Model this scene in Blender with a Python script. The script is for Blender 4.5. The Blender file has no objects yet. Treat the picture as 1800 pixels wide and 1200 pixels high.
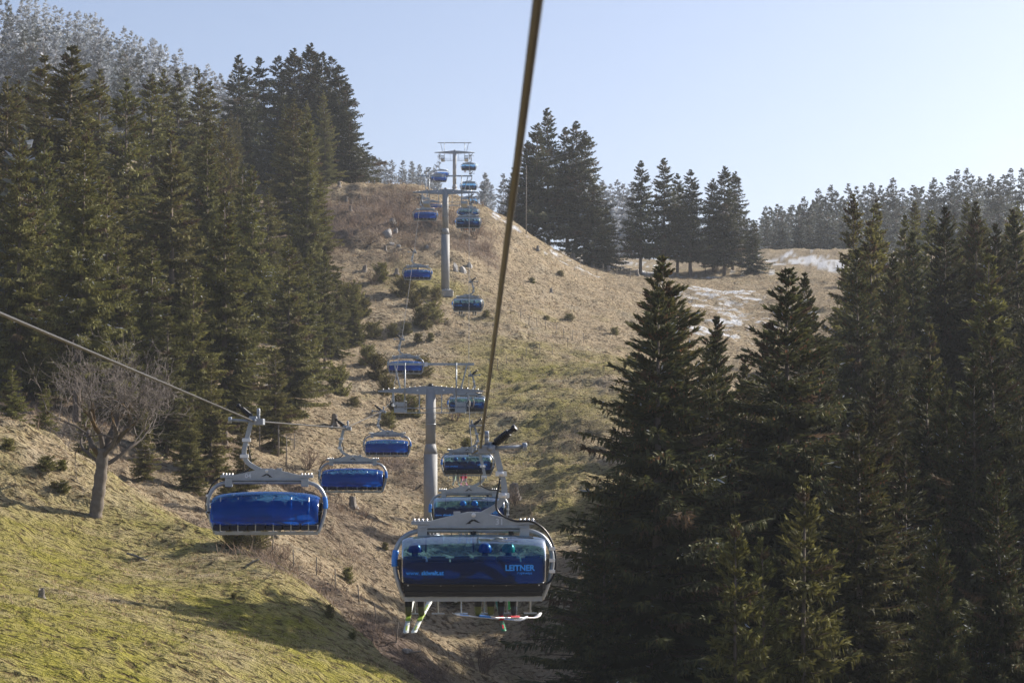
import bpy, math, random
import numpy as np
from mathutils import Vector, Matrix

# ------------------------------------------------------------------ camera, sky, sun
scene = bpy.context.scene
COL = scene.collection
F = 3500.0                                    # focal length in photograph pixels (1800 wide)
PITCH = math.atan(185.0 / F)
cam_d = bpy.data.cameras.new('camera')
cam_d.sensor_width = 36.0
cam_d.lens = 36.0 * F / 1800.0
cam_d.clip_start = 0.5
cam_d.clip_end = 6000
cam_d.dof.use_dof = True
cam_d.dof.focus_distance = 75
cam_d.dof.aperture_fstop = 3.2
cam = bpy.data.objects.new('camera', cam_d)
cam.rotation_euler = (math.pi / 2 + PITCH, 0, 0)
COL.objects.link(cam)
scene.camera = cam

SUN_AZ, SUN_EL = math.radians(56), math.radians(28.5)     # azimuth: from straight ahead towards the right
world = bpy.data.worlds.new('World')
scene.world = world
world.use_nodes = True
wn = world.node_tree
bg = wn.nodes['Background']
sky = wn.nodes.new('ShaderNodeTexSky')
sky.sky_type = 'NISHITA'
sky.sun_disc = False
sky.sun_elevation = SUN_EL
sky.sun_rotation = SUN_AZ
sky.altitude = 900
sky.air_density = 0.7
sky.dust_density = 5.0
sky.ozone_density = 3.0
wn.links.new(sky.outputs[0], bg.inputs[0])
bg.inputs[1].default_value = 0.094

sun_d = bpy.data.lights.new('sun', 'SUN')
sun_d.energy = 5.0
sun_d.angle = math.radians(0.53)
sun_d.color = (1.0, 0.915, 0.79)
sun = bpy.data.objects.new('sun', sun_d)
tosun = Vector((math.sin(SUN_AZ) * math.cos(SUN_EL), math.cos(SUN_AZ) * math.cos(SUN_EL), math.sin(SUN_EL)))
sun.rotation_euler = tosun.to_track_quat('Z', 'Y').to_euler()
sun.location = tosun * 200
COL.objects.link(sun)

scene.view_settings.view_transform = 'Standard'
scene.view_settings.look = 'None'
scene.view_settings.exposure = 0.90
scene.view_settings.gamma = 1.0
scene.render.engine = 'CYCLES'
cy = scene.cycles
cy.max_bounces = 6
cy.diffuse_bounces = 2
cy.glossy_bounces = 3
cy.transmission_bounces = 4
cy.transparent_max_bounces = 12
cy.volume_bounces = 0
cy.use_denoising = True
cy.caustics_reflective = False
cy.caustics_refractive = False
cy.use_adaptive_sampling = True
cy.adaptive_threshold = 0.02

rng = np.random.default_rng(11)
random.seed(5)
SP, CP = math.sin(PITCH), math.cos(PITCH)


def at(px, py, D):
    """a pixel of the photograph at a given depth -> world point"""
    a, b = (px - 900) / F * D, (600 - py) / F * D
    return np.array((a, D * CP - b * SP, D * SP + b * CP))


# ------------------------------------------------------------------ helpers
def tag(o, label=None, cat=None, group=None, kind=None):
    if label: o['label'] = label
    if cat: o['category'] = cat
    if group: o['group'] = group
    if kind: o['kind'] = kind
    return o


def empty(name, loc=(0, 0, 0), rz=0.0):
    o = bpy.data.objects.new(name, None)
    o.empty_display_size = 0.3
    o.location = loc
    o.rotation_euler = (0, 0, rz)
    COL.objects.link(o)
    return o


def link(name, mesh, parent=None):
    o = bpy.data.objects.new(name, mesh)
    COL.objects.link(o)
    if parent is not None:
        o.parent = parent
    return o


def np_mesh(name, V, Fc, mats, tint=None, smooth=False):
    """mesh from numpy arrays, all faces with the same number of corners"""
    V = np.asarray(V, np.float32); Fc = np.asarray(Fc, np.int32)
    me = bpy.data.meshes.new(name)
    n, k = Fc.shape
    me.vertices.add(len(V)); me.vertices.foreach_set('co', V.ravel())
    me.loops.add(n * k); me.loops.foreach_set('vertex_index', Fc.ravel())
    me.polygons.add(n)
    me.polygons.foreach_set('loop_start', np.arange(0, n * k, k, dtype=np.int32))
    if smooth:
        me.polygons.foreach_set('use_smooth', np.ones(n, bool))
    if tint is not None:
        ca = me.color_attributes.new('tint', 'FLOAT_COLOR', 'POINT')
        c = np.ones((len(V), 4), np.float32); c[:, :3] = tint
        ca.data.foreach_set('color', c.ravel())
    me.update(calc_edges=True)
    for m in (mats if isinstance(mats, (list, tuple)) else [mats]):
        me.materials.append(m)
    return me


class MB:
    """collects shapes, then becomes ONE mesh"""
    def __init__(s):
        s.v, s.f, s.sm = [], [], []

    def add(s, verts, faces, smooth=False):
        b = len(s.v)
        s.v += [tuple(map(float, p)) for p in verts]
        for f in faces:
            s.f.append(tuple(b + i for i in f)); s.sm.append(smooth)
        return s

    def box(s, c, d, rot=None):
        hx, hy, hz = d[0] / 2, d[1] / 2, d[2] / 2
        e = min(hx, hy, hz) * 0.18
        vs = []
        for sz, ee in ((-1, e), (-1, 0), (1, 0), (1, e)):
            z = sz * hz if ee else sz * (hz - e)
            for sx, sy in ((-1, -1), (1, -1), (1, 1), (-1, 1)):
                vs.append(Vector((sx * (hx - ee), sy * (hy - ee), z)))
        if rot is not None:
            vs = [rot @ v for v in vs]
        vs = [v + Vector(c) for v in vs]
        fs = [(3, 2, 1, 0), (12, 13, 14, 15)]
        for r in range(3):
            for k in range(4):
                a = r * 4 + k; b = r * 4 + (k + 1) % 4
                fs.append((a, b, b + 4, a + 4))
        return s.add(vs, fs)

    def bar(s, p, q, w, h=None):
        p, q = Vector(p), Vector(q)
        d = q - p
        rot = d.to_track_quat('Z', 'Y').to_matrix()
        return s.box((p + q) / 2, (w, h or w, d.length), rot)

    def tube(s, path, r, n=8, cap=True):
        path = [Vector(p) for p in path]
        rs = r if isinstance(r, (list, tuple)) else [r] * len(path)
        up = None; vs = []; fs = []
        for i, p in enumerate(path):
            t = (path[min(i + 1, len(path) - 1)] - path[max(i - 1, 0)]).normalized()
            if up is None:
                up = t.orthogonal().normalized()
            up = (up - t * up.dot(t)).normalized()
            bi = t.cross(up)
            for k in range(n):
                a = 2 * math.pi * k / n
                vs.append(p + (up * math.cos(a) + bi * math.sin(a)) * rs[i])
        for i in range(len(path) - 1):
            for k in range(n):
                a = i * n + k; b = i * n + (k + 1) % n
                fs.append((a, b, b + n, a + n))
        if cap:
            fs.append(tuple(range(n - 1, -1, -1)))
            fs.append(tuple(len(path) * n - n + k for k in range(n)))
        return s.add(vs, fs, True)

    def disc(s, c, axis, r, w, n=16):
        c, axis = Vector(c), Vector(axis).normalized()
        return s.tube([c - axis * w / 2, c - axis * w * .42, c + axis * w * .42, c + axis * w / 2], [r * .93, r, r, r * .93], n)

    def prism(s, pts, y0, y1):
        """outline in x,z extruded along y"""
        n = len(pts)
        vs = [(x, y0, z) for x, z in pts] + [(x, y1, z) for x, z in pts]
        fs = [tuple(range(n)), tuple(range(2 * n - 1, n - 1, -1))]
        for k in range(n):
            a, b = k, (k + 1) % n
            fs.append((b, a, a + n, b + n))
        return s.add(vs, fs)

    def mesh(s, name, mat):
        me = bpy.data.meshes.new(name)
        me.from_pydata(s.v, [], s.f)
        me.polygons.foreach_set('use_smooth', s.sm)
        me.materials.append(mat)
        me.update()
        return me

    def build(s, name, mat, parent=None):
        return link(name, s.mesh(name, mat), parent)


def spline(pts, n=8):
    """Catmull-Rom through points"""
    P = [Vector(p) for p in pts]
    P = [P[0] * 2 - P[1]] + P + [P[-1] * 2 - P[-2]]
    out = []
    for i in range(1, len(P) - 2):
        for k in range(n):
            t = k / n
            a, b, c, d = P[i - 1], P[i], P[i + 1], P[i + 2]
            out.append(.5 * ((2 * b) + (c - a) * t + (2 * a - 5 * b + 4 * c - d) * t * t + (3 * b - a - 3 * c + d) * t ** 3))
    out.append(P[-2])
    return out


# ------------------------------------------------------------------ materials
def new_mat(name):
    m = bpy.data.materials.new(name)
    m.use_nodes = True
    return m, m.node_tree, m.node_tree.nodes['Principled BSDF']


def plain(name, col, rough=.6, metal=0.0, var=.15, scale=6.0, bump=0.0, coords='Object', spec=.5):
    """principled with a noise breaking up colour and roughness"""
    m, nt, bs = new_mat(name)
    N = nt.nodes.new
    tc = N('ShaderNodeTexCoord'); no = N('ShaderNodeTexNoise')
    no.inputs['Scale'].default_value = scale; no.inputs['Detail'].default_value = 6
    nt.links.new(tc.outputs[coords], no.inputs['Vector'])
    mx = N('ShaderNodeMix'); mx.data_type = 'RGBA'
    nt.links.new(no.outputs[0], mx.inputs[0])
    mx.inputs[6].default_value = (*[c * (1 - var * 1.6) for c in col], 1)
    mx.inputs[7].default_value = (*[min(1, c * (1 + var * 1.6)) for c in col], 1)
    nt.links.new(mx.outputs[2], bs.inputs['Base Color'])
    bs.inputs['Roughness'].default_value = rough
    bs.inputs['Metallic'].default_value = metal
    bs.inputs['Specular IOR Level'].default_value = spec
    if bump:
        b = N('ShaderNodeBump'); b.inputs['Strength'].default_value = bump; b.inputs['Distance'].default_value = .03
        nt.links.new(no.outputs[0], b.inputs['Height']); nt.links.new(b.outputs[0], bs.inputs['Normal'])
    return m


def tinted(name, rough=.75, trans=.25, objvar=.25, spec=.25):
    """foliage: colour of each twig from the mesh, a shift for each plant, light through the needles"""
    m, nt, bs = new_mat(name)
    N = nt.nodes.new
    at_ = N('ShaderNodeAttribute'); at_.attribute_name = 'tint'
    oi = N('ShaderNodeObjectInfo')
    mr = N('ShaderNodeMapRange'); mr.inputs[3].default_value = 1 - objvar; mr.inputs[4].default_value = 1 + objvar
    nt.links.new(oi.outputs['Random'], mr.inputs[0])
    hs = N('ShaderNodeHueSaturation')
    mh = N('ShaderNodeMapRange'); mh.inputs[3].default_value = .485; mh.inputs[4].default_value = .515
    ml = N('ShaderNodeMath'); ml.operation = 'FRACT'
    mm = N('ShaderNodeMath'); mm.operation = 'MULTIPLY'; mm.inputs[1].default_value = 7.31
    nt.links.new(oi.outputs['Random'], mm.inputs[0]); nt.links.new(mm.outputs[0], ml.inputs[0]); nt.links.new(ml.outputs[0], mh.inputs[0])
    nt.links.new(at_.outputs['Color'], hs.inputs['Color']); nt.links.new(mr.outputs[0], hs.inputs['Value']); nt.links.new(mh.outputs[0], hs.inputs['Hue'])
    nt.links.new(hs.outputs[0], bs.inputs['Base Color'])
    bs.inputs['Roughness'].default_value = rough
    bs.inputs['Specular IOR Level'].default_value = spec
    if trans:
        tr = N('ShaderNodeBsdfTranslucent'); nt.links.new(hs.outputs[0], tr.inputs[0])
        ms = N('ShaderNodeMixShader'); ms.inputs[0].default_value = trans
        out = nt.nodes['Material Output']
        nt.links.new(bs.outputs[0], ms.inputs[1]); nt.links.new(tr.outputs[0], ms.inputs[2]); nt.links.new(ms.outputs[0], out.inputs[0])
    return m


M = {}
M['needle'] = tinted('spruce_needles')
M['grass'] = tinted('grass_blades', .8, .3, 0.0)
M['twig'] = tinted('bare_twigs', .85, 0.0, .2)
M['bark'] = plain('spruce_bark', (.13, .10, .08), .9, 0, .3, 9, .5)
M['maple_bark'] = plain('maple_bark', (.16, .135, .11), .9, 0, .35, 5, .9)
def mossy(name, bark, moss):
    m = plain(name, bark, .9, 0, .35, 6, .9); nt = m.node_tree; bs = nt.nodes['Principled BSDF']
    src = bs.inputs['Base Color'].links[0].from_socket
    n_ = nt.nodes.new('ShaderNodeTexNoise'); n_.inputs['Scale'].default_value = 1.3; n_.inputs['Detail'].default_value = 4
    tc = nt.nodes.new('ShaderNodeTexCoord'); nt.links.new(tc.outputs['Object'], n_.inputs['Vector'])
    mr_ = nt.nodes.new('ShaderNodeMapRange'); mr_.inputs[1].default_value = .5; mr_.inputs[2].default_value = .6; nt.links.new(n_.outputs[0], mr_.inputs[0])
    mx = nt.nodes.new('ShaderNodeMix'); mx.data_type = 'RGBA'; nt.links.new(mr_.outputs[0], mx.inputs[0]); nt.links.new(src, mx.inputs[6]); mx.inputs[7].default_value = (*moss, 1)
    nt.links.new(mx.outputs[2], bs.inputs['Base Color'])
    return m
M['maple_limb'] = mossy('mossy_limb', (.12, .10, .085), (.115, .068, .020))
M['wood'] = plain('weathered_wood', (.20, .175, .15), .85, 0, .4, 7, .5)
M['rock'] = plain('grey_rock', (.33, .32, .31), .85, 0, .35, 2.2, .9)
M['steel'] = plain('galvanised_steel', (.36, .39, .42), .42, .55, .16, 7)
M['steel_dark'] = plain('dull_steel', (.30, .33, .37), .5, .5, .15, 6)
M['mast'] = plain('galvanised_mast', (.33, .335, .34), .75, .12, .10, 1.5)
M['rope'] = plain('steel_rope', (.055, .05, .042), .42, .25, .25, 30)
M['black'] = plain('black_plastic', (.012, .012, .014), .35, 0, .2, 8)
M['seat'] = plain('seat_cushion', (.015, .018, .03), .6, 0, .25, 14)
M['rubber'] = plain('rubber', (.02, .02, .02), .7)
M['concrete'] = plain('concrete', (.40, .39, .37), .9, 0, .2, 4, .3)
M['white'] = plain('white_plate', (.75, .75, .75), .5, 0, .05)
M['blue_pad'] = plain('light_blue_band', (.05, .25, .75), .4, 0, .08)
M['blue_text'] = plain('light_blue_lettering', (.04, .33, .85), .4, 0, .02)
M['grey_text'] = plain('pale_lettering', (.62, .66, .70), .5, 0, .02)
M['bolt'] = plain('bright_bolt', (.75, .75, .75), .3, .6, .05)


def bubble_mat(name, tcol, dcol, fac):
    m, nt, bs = new_mat(name)
    N = nt.nodes.new
    tb = N('ShaderNodeBsdfTransparent'); tb.inputs[0].default_value = (*tcol, 1)
    df = N('ShaderNodeBsdfDiffuse'); df.inputs[0].default_value = (*dcol, 1)
    tl = N('ShaderNodeBsdfTranslucent'); tl.inputs[0].default_value = (*dcol, 1)
    m0 = N('ShaderNodeMixShader'); m0.inputs[0].default_value = .55
    nt.links.new(df.outputs[0], m0.inputs[1]); nt.links.new(tl.outputs[0], m0.inputs[2])
    m1 = N('ShaderNodeMixShader'); m1.inputs[0].default_value = fac
    nt.links.new(tb.outputs[0], m1.inputs[1]); nt.links.new(m0.outputs[0], m1.inputs[2])
    gl = N('ShaderNodeBsdfGlossy'); gl.inputs['Roughness'].default_value = .09; gl.inputs[0].default_value = (.9, .95, 1, 1)
    fr = N('ShaderNodeFresnel'); fr.inputs[0].default_value = 1.5
    m2 = N('ShaderNodeMixShader')
    fm = N('ShaderNodeMath'); fm.operation = 'MULTIPLY'; fm.inputs[1].default_value = .6; nt.links.new(fr.outputs[0], fm.inputs[0]); nt.links.new(fm.outputs[0], m2.inputs[0]); nt.links.new(m1.outputs[0], m2.inputs[1]); nt.links.new(gl.outputs[0], m2.inputs[2])
    nt.links.new(m2.outputs[0], nt.nodes['Material Output'].inputs[0])
    nt.nodes.remove(bs)
    return m


M['bubble'] = bubble_mat('blue_bubble', (.24, .58, .84), (.0, .032, .22), .30)
M['bubble_closed'] = bubble_mat('blue_bubble_sunlit', (.12, .42, .95), (.003, .14, .80), .38)  # brighter blue than the open shell: sunlight on it put into the colour

# ------------------------------------------------------------------ noise
def vnoise(x, y, seed):
    g = np.random.default_rng(seed).random((256, 256)).astype(np.float32)
    xi = np.floor(x).astype(np.int64); yi = np.floor(y).astype(np.int64)
    fx = x - xi; fy = y - yi
    fx = fx * fx * (3 - 2 * fx); fy = fy * fy * (3 - 2 * fy)
    a = g[xi & 255, yi & 255]; b = g[(xi + 1) & 255, yi & 255]
    c = g[xi & 255, (yi + 1) & 255]; d = g[(xi + 1) & 255, (yi + 1) & 255]
    return (a * (1 - fx) + b * fx) * (1 - fy) + (c * (1 - fx) + d * fx) * fy


def fbm(x, y, seed, octv=4):
    s = 0; a = .5; t = 0
    for o in range(octv):
        s = s + a * vnoise(x, y, seed + o); t += a
        x = x * 2.03 + 17.1; y = y * 2.03 + 5.7; a *= .5
    return s / t - .5


# ------------------------------------------------------------------ terrain
CTRL = []
def c(px, py, D): CTRL.append(at(px, py, D))
def w(x, y, z): CTRL.append(np.array((x, y, z), float))
# meadow on the left in front
for a in [(0, 1195, 58), (300, 1195, 62), (600, 1195, 70), (150, 1050, 74), (0, 1000, 78), (300, 1080, 76), (450, 1110, 77),
          (168, 917, 93), (0, 880, 90), (330, 1000, 88), (600, 1130, 80),
          (0, 768, 105), (110, 790, 104), (200, 855, 102), (300, 920, 100), (400, 985, 97), (465, 1012, 94.5), (530, 1040, 92), (585, 1080, 89), (640, 1120, 86), (690, 1155, 83), (740, 1190, 80), (350, 952, 98.5), (250, 888, 101)]: c(*a)
# gully behind its edge
for px, py, D, dz in [(110, 790, 109, 2.4), (200, 855, 107, 2.9), (300, 920, 105.5, 3.4), (400, 985, 102.5, 3.8), (465, 1012, 100, 3.9), (530, 1040, 97.5, 4.0), (585, 1080, 94.5, 4.2), (640, 1120, 91.5, 4.2), (740, 1190, 86, 4.2)]:
    q = at(px, py, D); w(q[0], q[1], q[2] - dz)
for a in [(250, 850, 128), (330, 880, 126), (380, 905, 125), (440, 945, 124), (540, 1000, 121), (640, 1065, 117), (720, 1135, 112)]: c(*a)
# slope under the lift
for a in [(460, 870, 140), (600, 900, 145), (700, 1000, 138), (760, 945, 152), (560, 800, 165), (600, 700, 190), (860, 1100, 133), (870, 1195, 126),
          (850, 940, 153), (860, 800, 180), (870, 680, 206), (880, 600, 225), (885, 540, 245), (783, 521, 248), (720, 600, 224), (700, 700, 197), (680, 800, 172),
          (650, 560, 232), (690, 485, 252), (800, 452, 262), (790, 400, 277), (700, 400, 277), (640, 400, 278), (620, 325, 312), (700, 328, 312), (745, 336, 312), (830, 362, 310), (900, 402, 308),
          (1000, 457, 320), (1100, 483, 330), (950, 440, 305), (900, 480, 270), (1000, 510, 275)]: c(*a)
# right hand meadow
for a in [(1000, 600, 232), (1000, 548, 257), (1060, 650, 205), (1040, 750, 180), (1020, 850, 160), (1000, 950, 145), (980, 1050, 133), (950, 1190, 120), (1050, 505, 298),
          (1160, 560, 268), (1200, 505, 308), (1240, 545, 282), (1300, 472, 345), (1300, 560, 282), (1340, 437, 385), (1400, 442, 420), (1540, 472, 420), (1200, 650, 225), (1400, 620, 260)]: c(*a)
# wood on the right
for a in [(9, 92, -18), (14, 75, -20), (25, 90, -18), (30, 110, -14), (20, 120, -14.5), (14, 140, -9), (30, 180, -2), (45, 180, -3), (35, 140, -9), (60, 140, -6), (50, 110, -12), (40, 230, 10), (60, 260, 16),
          (60, 320, 26), (90, 300, 24), (100, 420, 44), (130, 430, 50), (80, 480, 44), (110, 520, 50), (20, 50, -21), (40, 60, -20), (60, 80, -16)]: w(*a)
# wood on the left
for a in [(-30, 140, 1.5), (-38, 160, 4), (-45, 190, 9), (-30, 190, 6.5), (-28, 165, 2.5), (-50, 230, 20), (-38, 230, 17), (-28, 230, 15), (-60, 260, 30), (-32, 262, 25), (-45, 275, 30), (-60, 310, 41), (-40, 310, 38), (-85, 330, 49),
          (-30, 345, 45), (-60, 380, 52), (-100, 400, 62), (-100, 450, 72), (-130, 450, 80), (-60, 130, 6), (-45, 115, 3.5), (-90, 200, 25)]: w(*a)
# beyond the crest
for a in [(-25, 360, 45), (-10, 360, 43), (-14.6, 413, 48), (5, 360, 36), (20, 370, 32), (0, 430, 44), (40, 400, 34), (-35, 480, 58), (-10, 500, 52), (30, 500, 44), (70, 560, 42), (140, 600, 52)]: w(*a)
# far mountain
for a in [(-120, 500, 88), (-100, 600, 98), (-160, 600, 112), (-70, 560, 74), (-170, 750, 143), (-120, 750, 126), (-90, 800, 114), (-172, 900, 168), (-124, 900, 142), (-240, 900, 188), (-230, 1000, 190), (-140, 1000, 140), (-70, 800, 98), (-40, 700, 74), (0, 700, 58), (60, 800, 50), (-160, 1100, 150), (-60, 1100, 90), (200, 900, 60),
          (-300, 1400, 180), (300, 1400, 40), (-400, 700, 190), (-200, 300, 90), (-150, 100, 20), (250, 500, 60), (250, 200, 0), (150, 80, -15), (0, 20, -15), (-13, 35, -8.5), (-30, 60, -3), (-60, 60, 4), (0, 55, -13), (4, 75, -14.5), (3, 100, -16), (0, 112, -15.5), (-100, 0, 0), (100, 0, -20), (0, -80, -18), (-1200, 200, 150), (1200, 200, 0), (0, -900, -40), (0, 3000, 40), (-1200, 2500, 150), (1200, 2500, 30)]: w(*a)
CTRL = np.array(CTRL)
_c2 = 4.0 ** 2
def _phi(A, B):
    return np.sqrt(((A[:, None, :] - B[None]) ** 2).sum(-1) + _c2)
_n = len(CTRL)
_K = np.zeros((_n + 3, _n + 3)); _K[:_n, :_n] = _phi(CTRL[:, :2], CTRL[:, :2]) - .35 * np.eye(_n)
_K[:_n, _n] = 1; _K[:_n, _n + 1:] = CTRL[:, :2] / 100; _K[_n:, :_n] = _K[:_n, _n:].T
_W = np.linalg.solve(_K, np.concatenate([CTRL[:, 2], [0, 0, 0]]))


def smooth_h(x, y):
    sh = np.shape(x)
    Q = np.stack([np.ravel(x), np.ravel(y)], 1).astype(float)
    out = np.empty(len(Q))
    for i in range(0, len(Q), 20000):
        q = Q[i:i + 20000]
        out[i:i + 20000] = _phi(q, CTRL[:, :2]) @ _W[:_n] + _W[_n] + (q / 100) @ _W[_n + 1:]
    return out.reshape(sh)


def detail(x, y):
    meadow = np.clip(1 - ((x + 18) / 14) ** 2 * .5 - ((y - 75) / 28) ** 2 * .8, 0, 1)
    rough = 1 - .72 * meadow
    d = 1.2 * fbm(x / 13, y / 13, 3, 3) * np.clip((y - 100) / 40, 0.12, 1)
    d = d + .62 * fbm(x / 3.6, y / 3.2, 20, 3) * rough
    d = d + .85 * fbm(x / 3.0, y / 1.1, 31, 3) * rough          # cattle steps along the contour
    d = d + .55 * np.maximum(fbm(x / .9, y / .8, 47, 3) - .02, 0) * (.10 + .90 * rough) * 1.6
    d = d + 2.6 * fbm(x / 7, y / 7, 55, 4) * np.clip((y - 245) / 30, 0, 1) * np.clip((345 - y) / 30, 0, 1) * np.clip((12 - x) / 12, .25, 1)
    far = np.clip((y - 380) / 150, 0, 1)
    return d * (1 - .6 * far)


def ground_h(x, y):
    x = np.asarray(x, float); y = np.asarray(y, float)
    return smooth_h(x, y) + detail(x, y)


def gz(x, y):
    return float(ground_h(np.array([x]), np.array([y]))[0])


def drop(px, py, D):
    """point of the ground below a pixel at a depth"""
    q = at(px, py, D)
    return (q[0], q[1], gz(q[0], q[1]))


def on_ground(px, py):
    """where the line of sight through a pixel meets the ground"""
    Ds = np.arange(50, 460, 1.0)
    P = np.array([at(px, py, d) for d in Ds])
    g = ground_h(P[:, 0], P[:, 1])
    k = np.argmax(P[:, 2] < g)
    if not (P[:, 2] < g).any(): k = len(Ds) - 1
    return (P[k, 0], P[k, 1], g[k]), Ds[k]


def blobs(x, y, lst):
    s = np.zeros(np.shape(x))
    for (bx, by, rx, ry, a) in lst:
        s = np.maximum(s, a * np.exp(-((x - bx) / rx) ** 2 - ((y - by) / ry) ** 2))
    return s


def bl(px, py, D, rx, ry, a):
    q = at(px, py, D); return (q[0], q[1], rx, ry, a)
GREEN = [bl(100, 1150, 64, 16, 18, 1.0), bl(420, 1120, 74, 12, 14, .95), bl(120, 1000, 80, 14, 14, .85), bl(650, 1190, 76, 5, 8, .7), bl(300, 980, 92, 9, 9, .65),
         bl(960, 720, 190, 9, 22, .66), bl(970, 640, 212, 12, 14, .66), bl(940, 850, 165, 8, 18, .66), bl(760, 500, 252, 5, 5, .7), bl(900, 560, 240, 7, 7, .35)]
SNOW = [bl(890, 402, 309, 2.5, 2, 1.0), bl(1400, 445, 415, 14, 9, 1.0), bl(1480, 455, 420, 10, 5, .9), bl(1255, 500, 308, 6, 4, .8), bl(1300, 540, 290, 9, 6, .6), bl(1290, 570, 280, 6, 9, .55), bl(1230, 515, 300, 8, 3, .7),
        bl(990, 395, 340, 30, 10, .55), bl(1350, 440, 390, 6, 6, .7), bl(470, 450, 262, 5, 4, .6), bl(590, 520, 240, 4, 3, .35), bl(200, 600, 190, 20, 25, .35), (-60, 700, 250, 250, .75), (60, 520, 100, 90, .6)]
def blg(px, py, rx, ry, a):
    q, D = on_ground(px, py); return (q[0], q[1], rx, ry, a)
SNOW += [blg(1400, 452, 6, 9, 1.0), blg(1450, 460, 7, 8, 1.0), blg(1380, 445, 4, 6, 1.0), blg(1510, 470, 6, 8, .8), blg(1350, 450, 3, 5, .8), blg(1240, 505, 5, 4, .62), blg(1290, 545, 6, 5, .62), blg(1260, 585, 4, 5, .8), blg(1320, 530, 4, 5, .8), blg(1130, 478, 4, 3, .7), blg(1010, 470, 4, 4, .5)]
BRUSH = [bl(660, 380, 285, 17, 22, 1.35), bl(840, 430, 272, 8, 9, .9), bl(900, 440, 290, 5, 5, .5), bl(560, 860, 147, 7, 9, .8), bl(600, 940, 138, 5, 6, .7), bl(650, 1100, 110, 4, 6, .8), bl(400, 920, 120, 6, 8, .7), bl(480, 990, 108, 5, 5, .7), bl(730, 850, 165, 6, 10, .35), bl(1010, 760, 178, 5, 12, .5),
         *[blg(a_, b_, 2.6, 2.6, 1.05) for a_, b_ in ((640, 1100), (690, 1145), (600, 1065), (560, 1035), (660, 1125), (500, 1000), (470, 985), (720, 1170))], blg(690, 815, 3, 4, .9), blg(720, 840, 3, 3, .9), blg(620, 930, 4, 4, .8),
         (-35, 160, 16, 35, .9), (-50, 240, 22, 45, .9), (20, 100, 14, 40, .9), (45, 190, 20, 60, .8), (5, 110, 5, 8, .5)]


def masks(x, y):
    n1 = fbm(x / 5, y / 5, 60, 4); n2 = fbm(x / 1.3, y / 1.0, 71, 3)
    g = np.clip(blobs(x, y, GREEN) * 1.25 + n1 * 1.3 + n2 * .7 - .18, 0, 1)
    sn = blobs(x, y, SNOW)
    sn = np.clip((sn + n1 * 1.3 + n2 * 2.4 - .62) * 4, 0, 1) * (sn > .12)
    b = np.clip(blobs(x, y, BRUSH) * 1.2 + n1 * 1.4 + n2 * .5 - .3, 0, 1)
    return g, sn, b


# one sheet: fine inside the field of view, coarse far outside it
ys = [-900, -400, -150, -50, 0, 25, 40, 48]
yy = 52.0
while yy < 330: ys.append(yy); yy *= 1.0029
while yy < 1500: ys.append(yy); yy *= 1.013
ys += [1700, 2100, 2600, 3200]
ys = np.array(ys)
u = np.linspace(-1, 1, 471)
ext = np.array([1.15, 1.4, 1.8, 2.5, 4, 7, 12, 25])
half = .285 * np.clip(ys, 40, 1500) + 7
cols = np.concatenate([-ext[::-1], u, ext])
X = half[:, None] * cols[None]
out = np.abs(cols)[None] > 1
X = np.where(out, np.sign(cols)[None] * (half[:, None] + (1700 - half[:, None]) * ((np.abs(cols)[None] - 1) / 24) ** .8), X)
Y = np.repeat(ys[:, None], len(cols), 1)
Z = np.clip(ground_h(X, Y), -60, 262)
g_, s_, b_ = masks(X, Y)
nr, nc = X.shape
idx = np.arange(nr * nc).reshape(nr, nc)
quads = np.stack([idx[:-1, :-1], idx[:-1, 1:], idx[1:, 1:], idx[1:, :-1]], -1).reshape(-1, 4)

gm, nt, bs = new_mat('hillside')
N = nt.nodes.new
at_ = N('ShaderNodeAttribute'); at_.attribute_name = 'tint'
sep = N('ShaderNodeSeparateColor'); nt.links.new(at_.outputs['Color'], sep.inputs[0])
geo = N('ShaderNodeNewGeometry')
def noise(scale, detail=5, stretch=None):
    n_ = N('ShaderNodeTexNoise'); n_.inputs['Scale'].default_value = scale; n_.inputs['Detail'].default_value = detail
    if stretch:
        mp = N('ShaderNodeMapping'); mp.inputs['Scale'].default_value = stretch
        nt.links.new(geo.outputs['Position'], mp.inputs[0]); nt.links.new(mp.outputs[0], n_.inputs['Vector'])
    else:
        nt.links.new(geo.outputs['Position'], n_.inputs['Vector'])
    return n_
def mix(fac, a, b):
    m_ = N('ShaderNodeMix'); m_.data_type = 'RGBA'
    nt.links.new(fac, m_.inputs[0])
    for k, v in ((6, a), (7, b)):
        if isinstance(v, tuple): m_.inputs[k].default_value = (*v, 1)
        else: nt.links.new(v, m_.inputs[k])
    return m_.outputs[2]
def ramp(src, lo, hi):
    r_ = N('ShaderNodeMapRange'); r_.inputs[1].default_value = lo; r_.inputs[2].default_value = hi
    nt.links.new(src, r_.inputs[0]); return r_.outputs[0]
n1 = noise(.9, 8); n2 = noise(4.5, 6, (1, 2.2, 1)); n3 = noise(.22, 5)
dry = mix(ramp(n2.outputs[0], .3, .7), (.21, .160, .102), (.44, .360, .245))
dry = mix(ramp(n1.outputs[0], .42, .68), dry, (.27, .218, .14))
dry = mix(ramp(n3.outputs[0], .5, .75), dry, (.34, .29, .21))
green = mix(ramp(n2.outputs[0], .3, .7), (.145, .142, .022), (.305, .270, .060))
green = mix(ramp(n1.outputs[0], .45, .75), green, (.28, .24, .10))
spots = noise(2.4, 5, (1, 1.5, 1))
dry = mix(ramp(spots.outputs[0], .52, .62), dry, (.120, .086, .052))
green = mix(ramp(spots.outputs[0], .55, .64), green, (.115, .090, .035))
brush = mix(ramp(n2.outputs[0], .3, .7), (.070, .050, .040), (.19, .145, .12))
snow = mix(ramp(n2.outputs[0], .2, .6), (.36, .36, .37), (.66, .68, .72))
col = mix(sep.outputs[0], dry, green)
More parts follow.
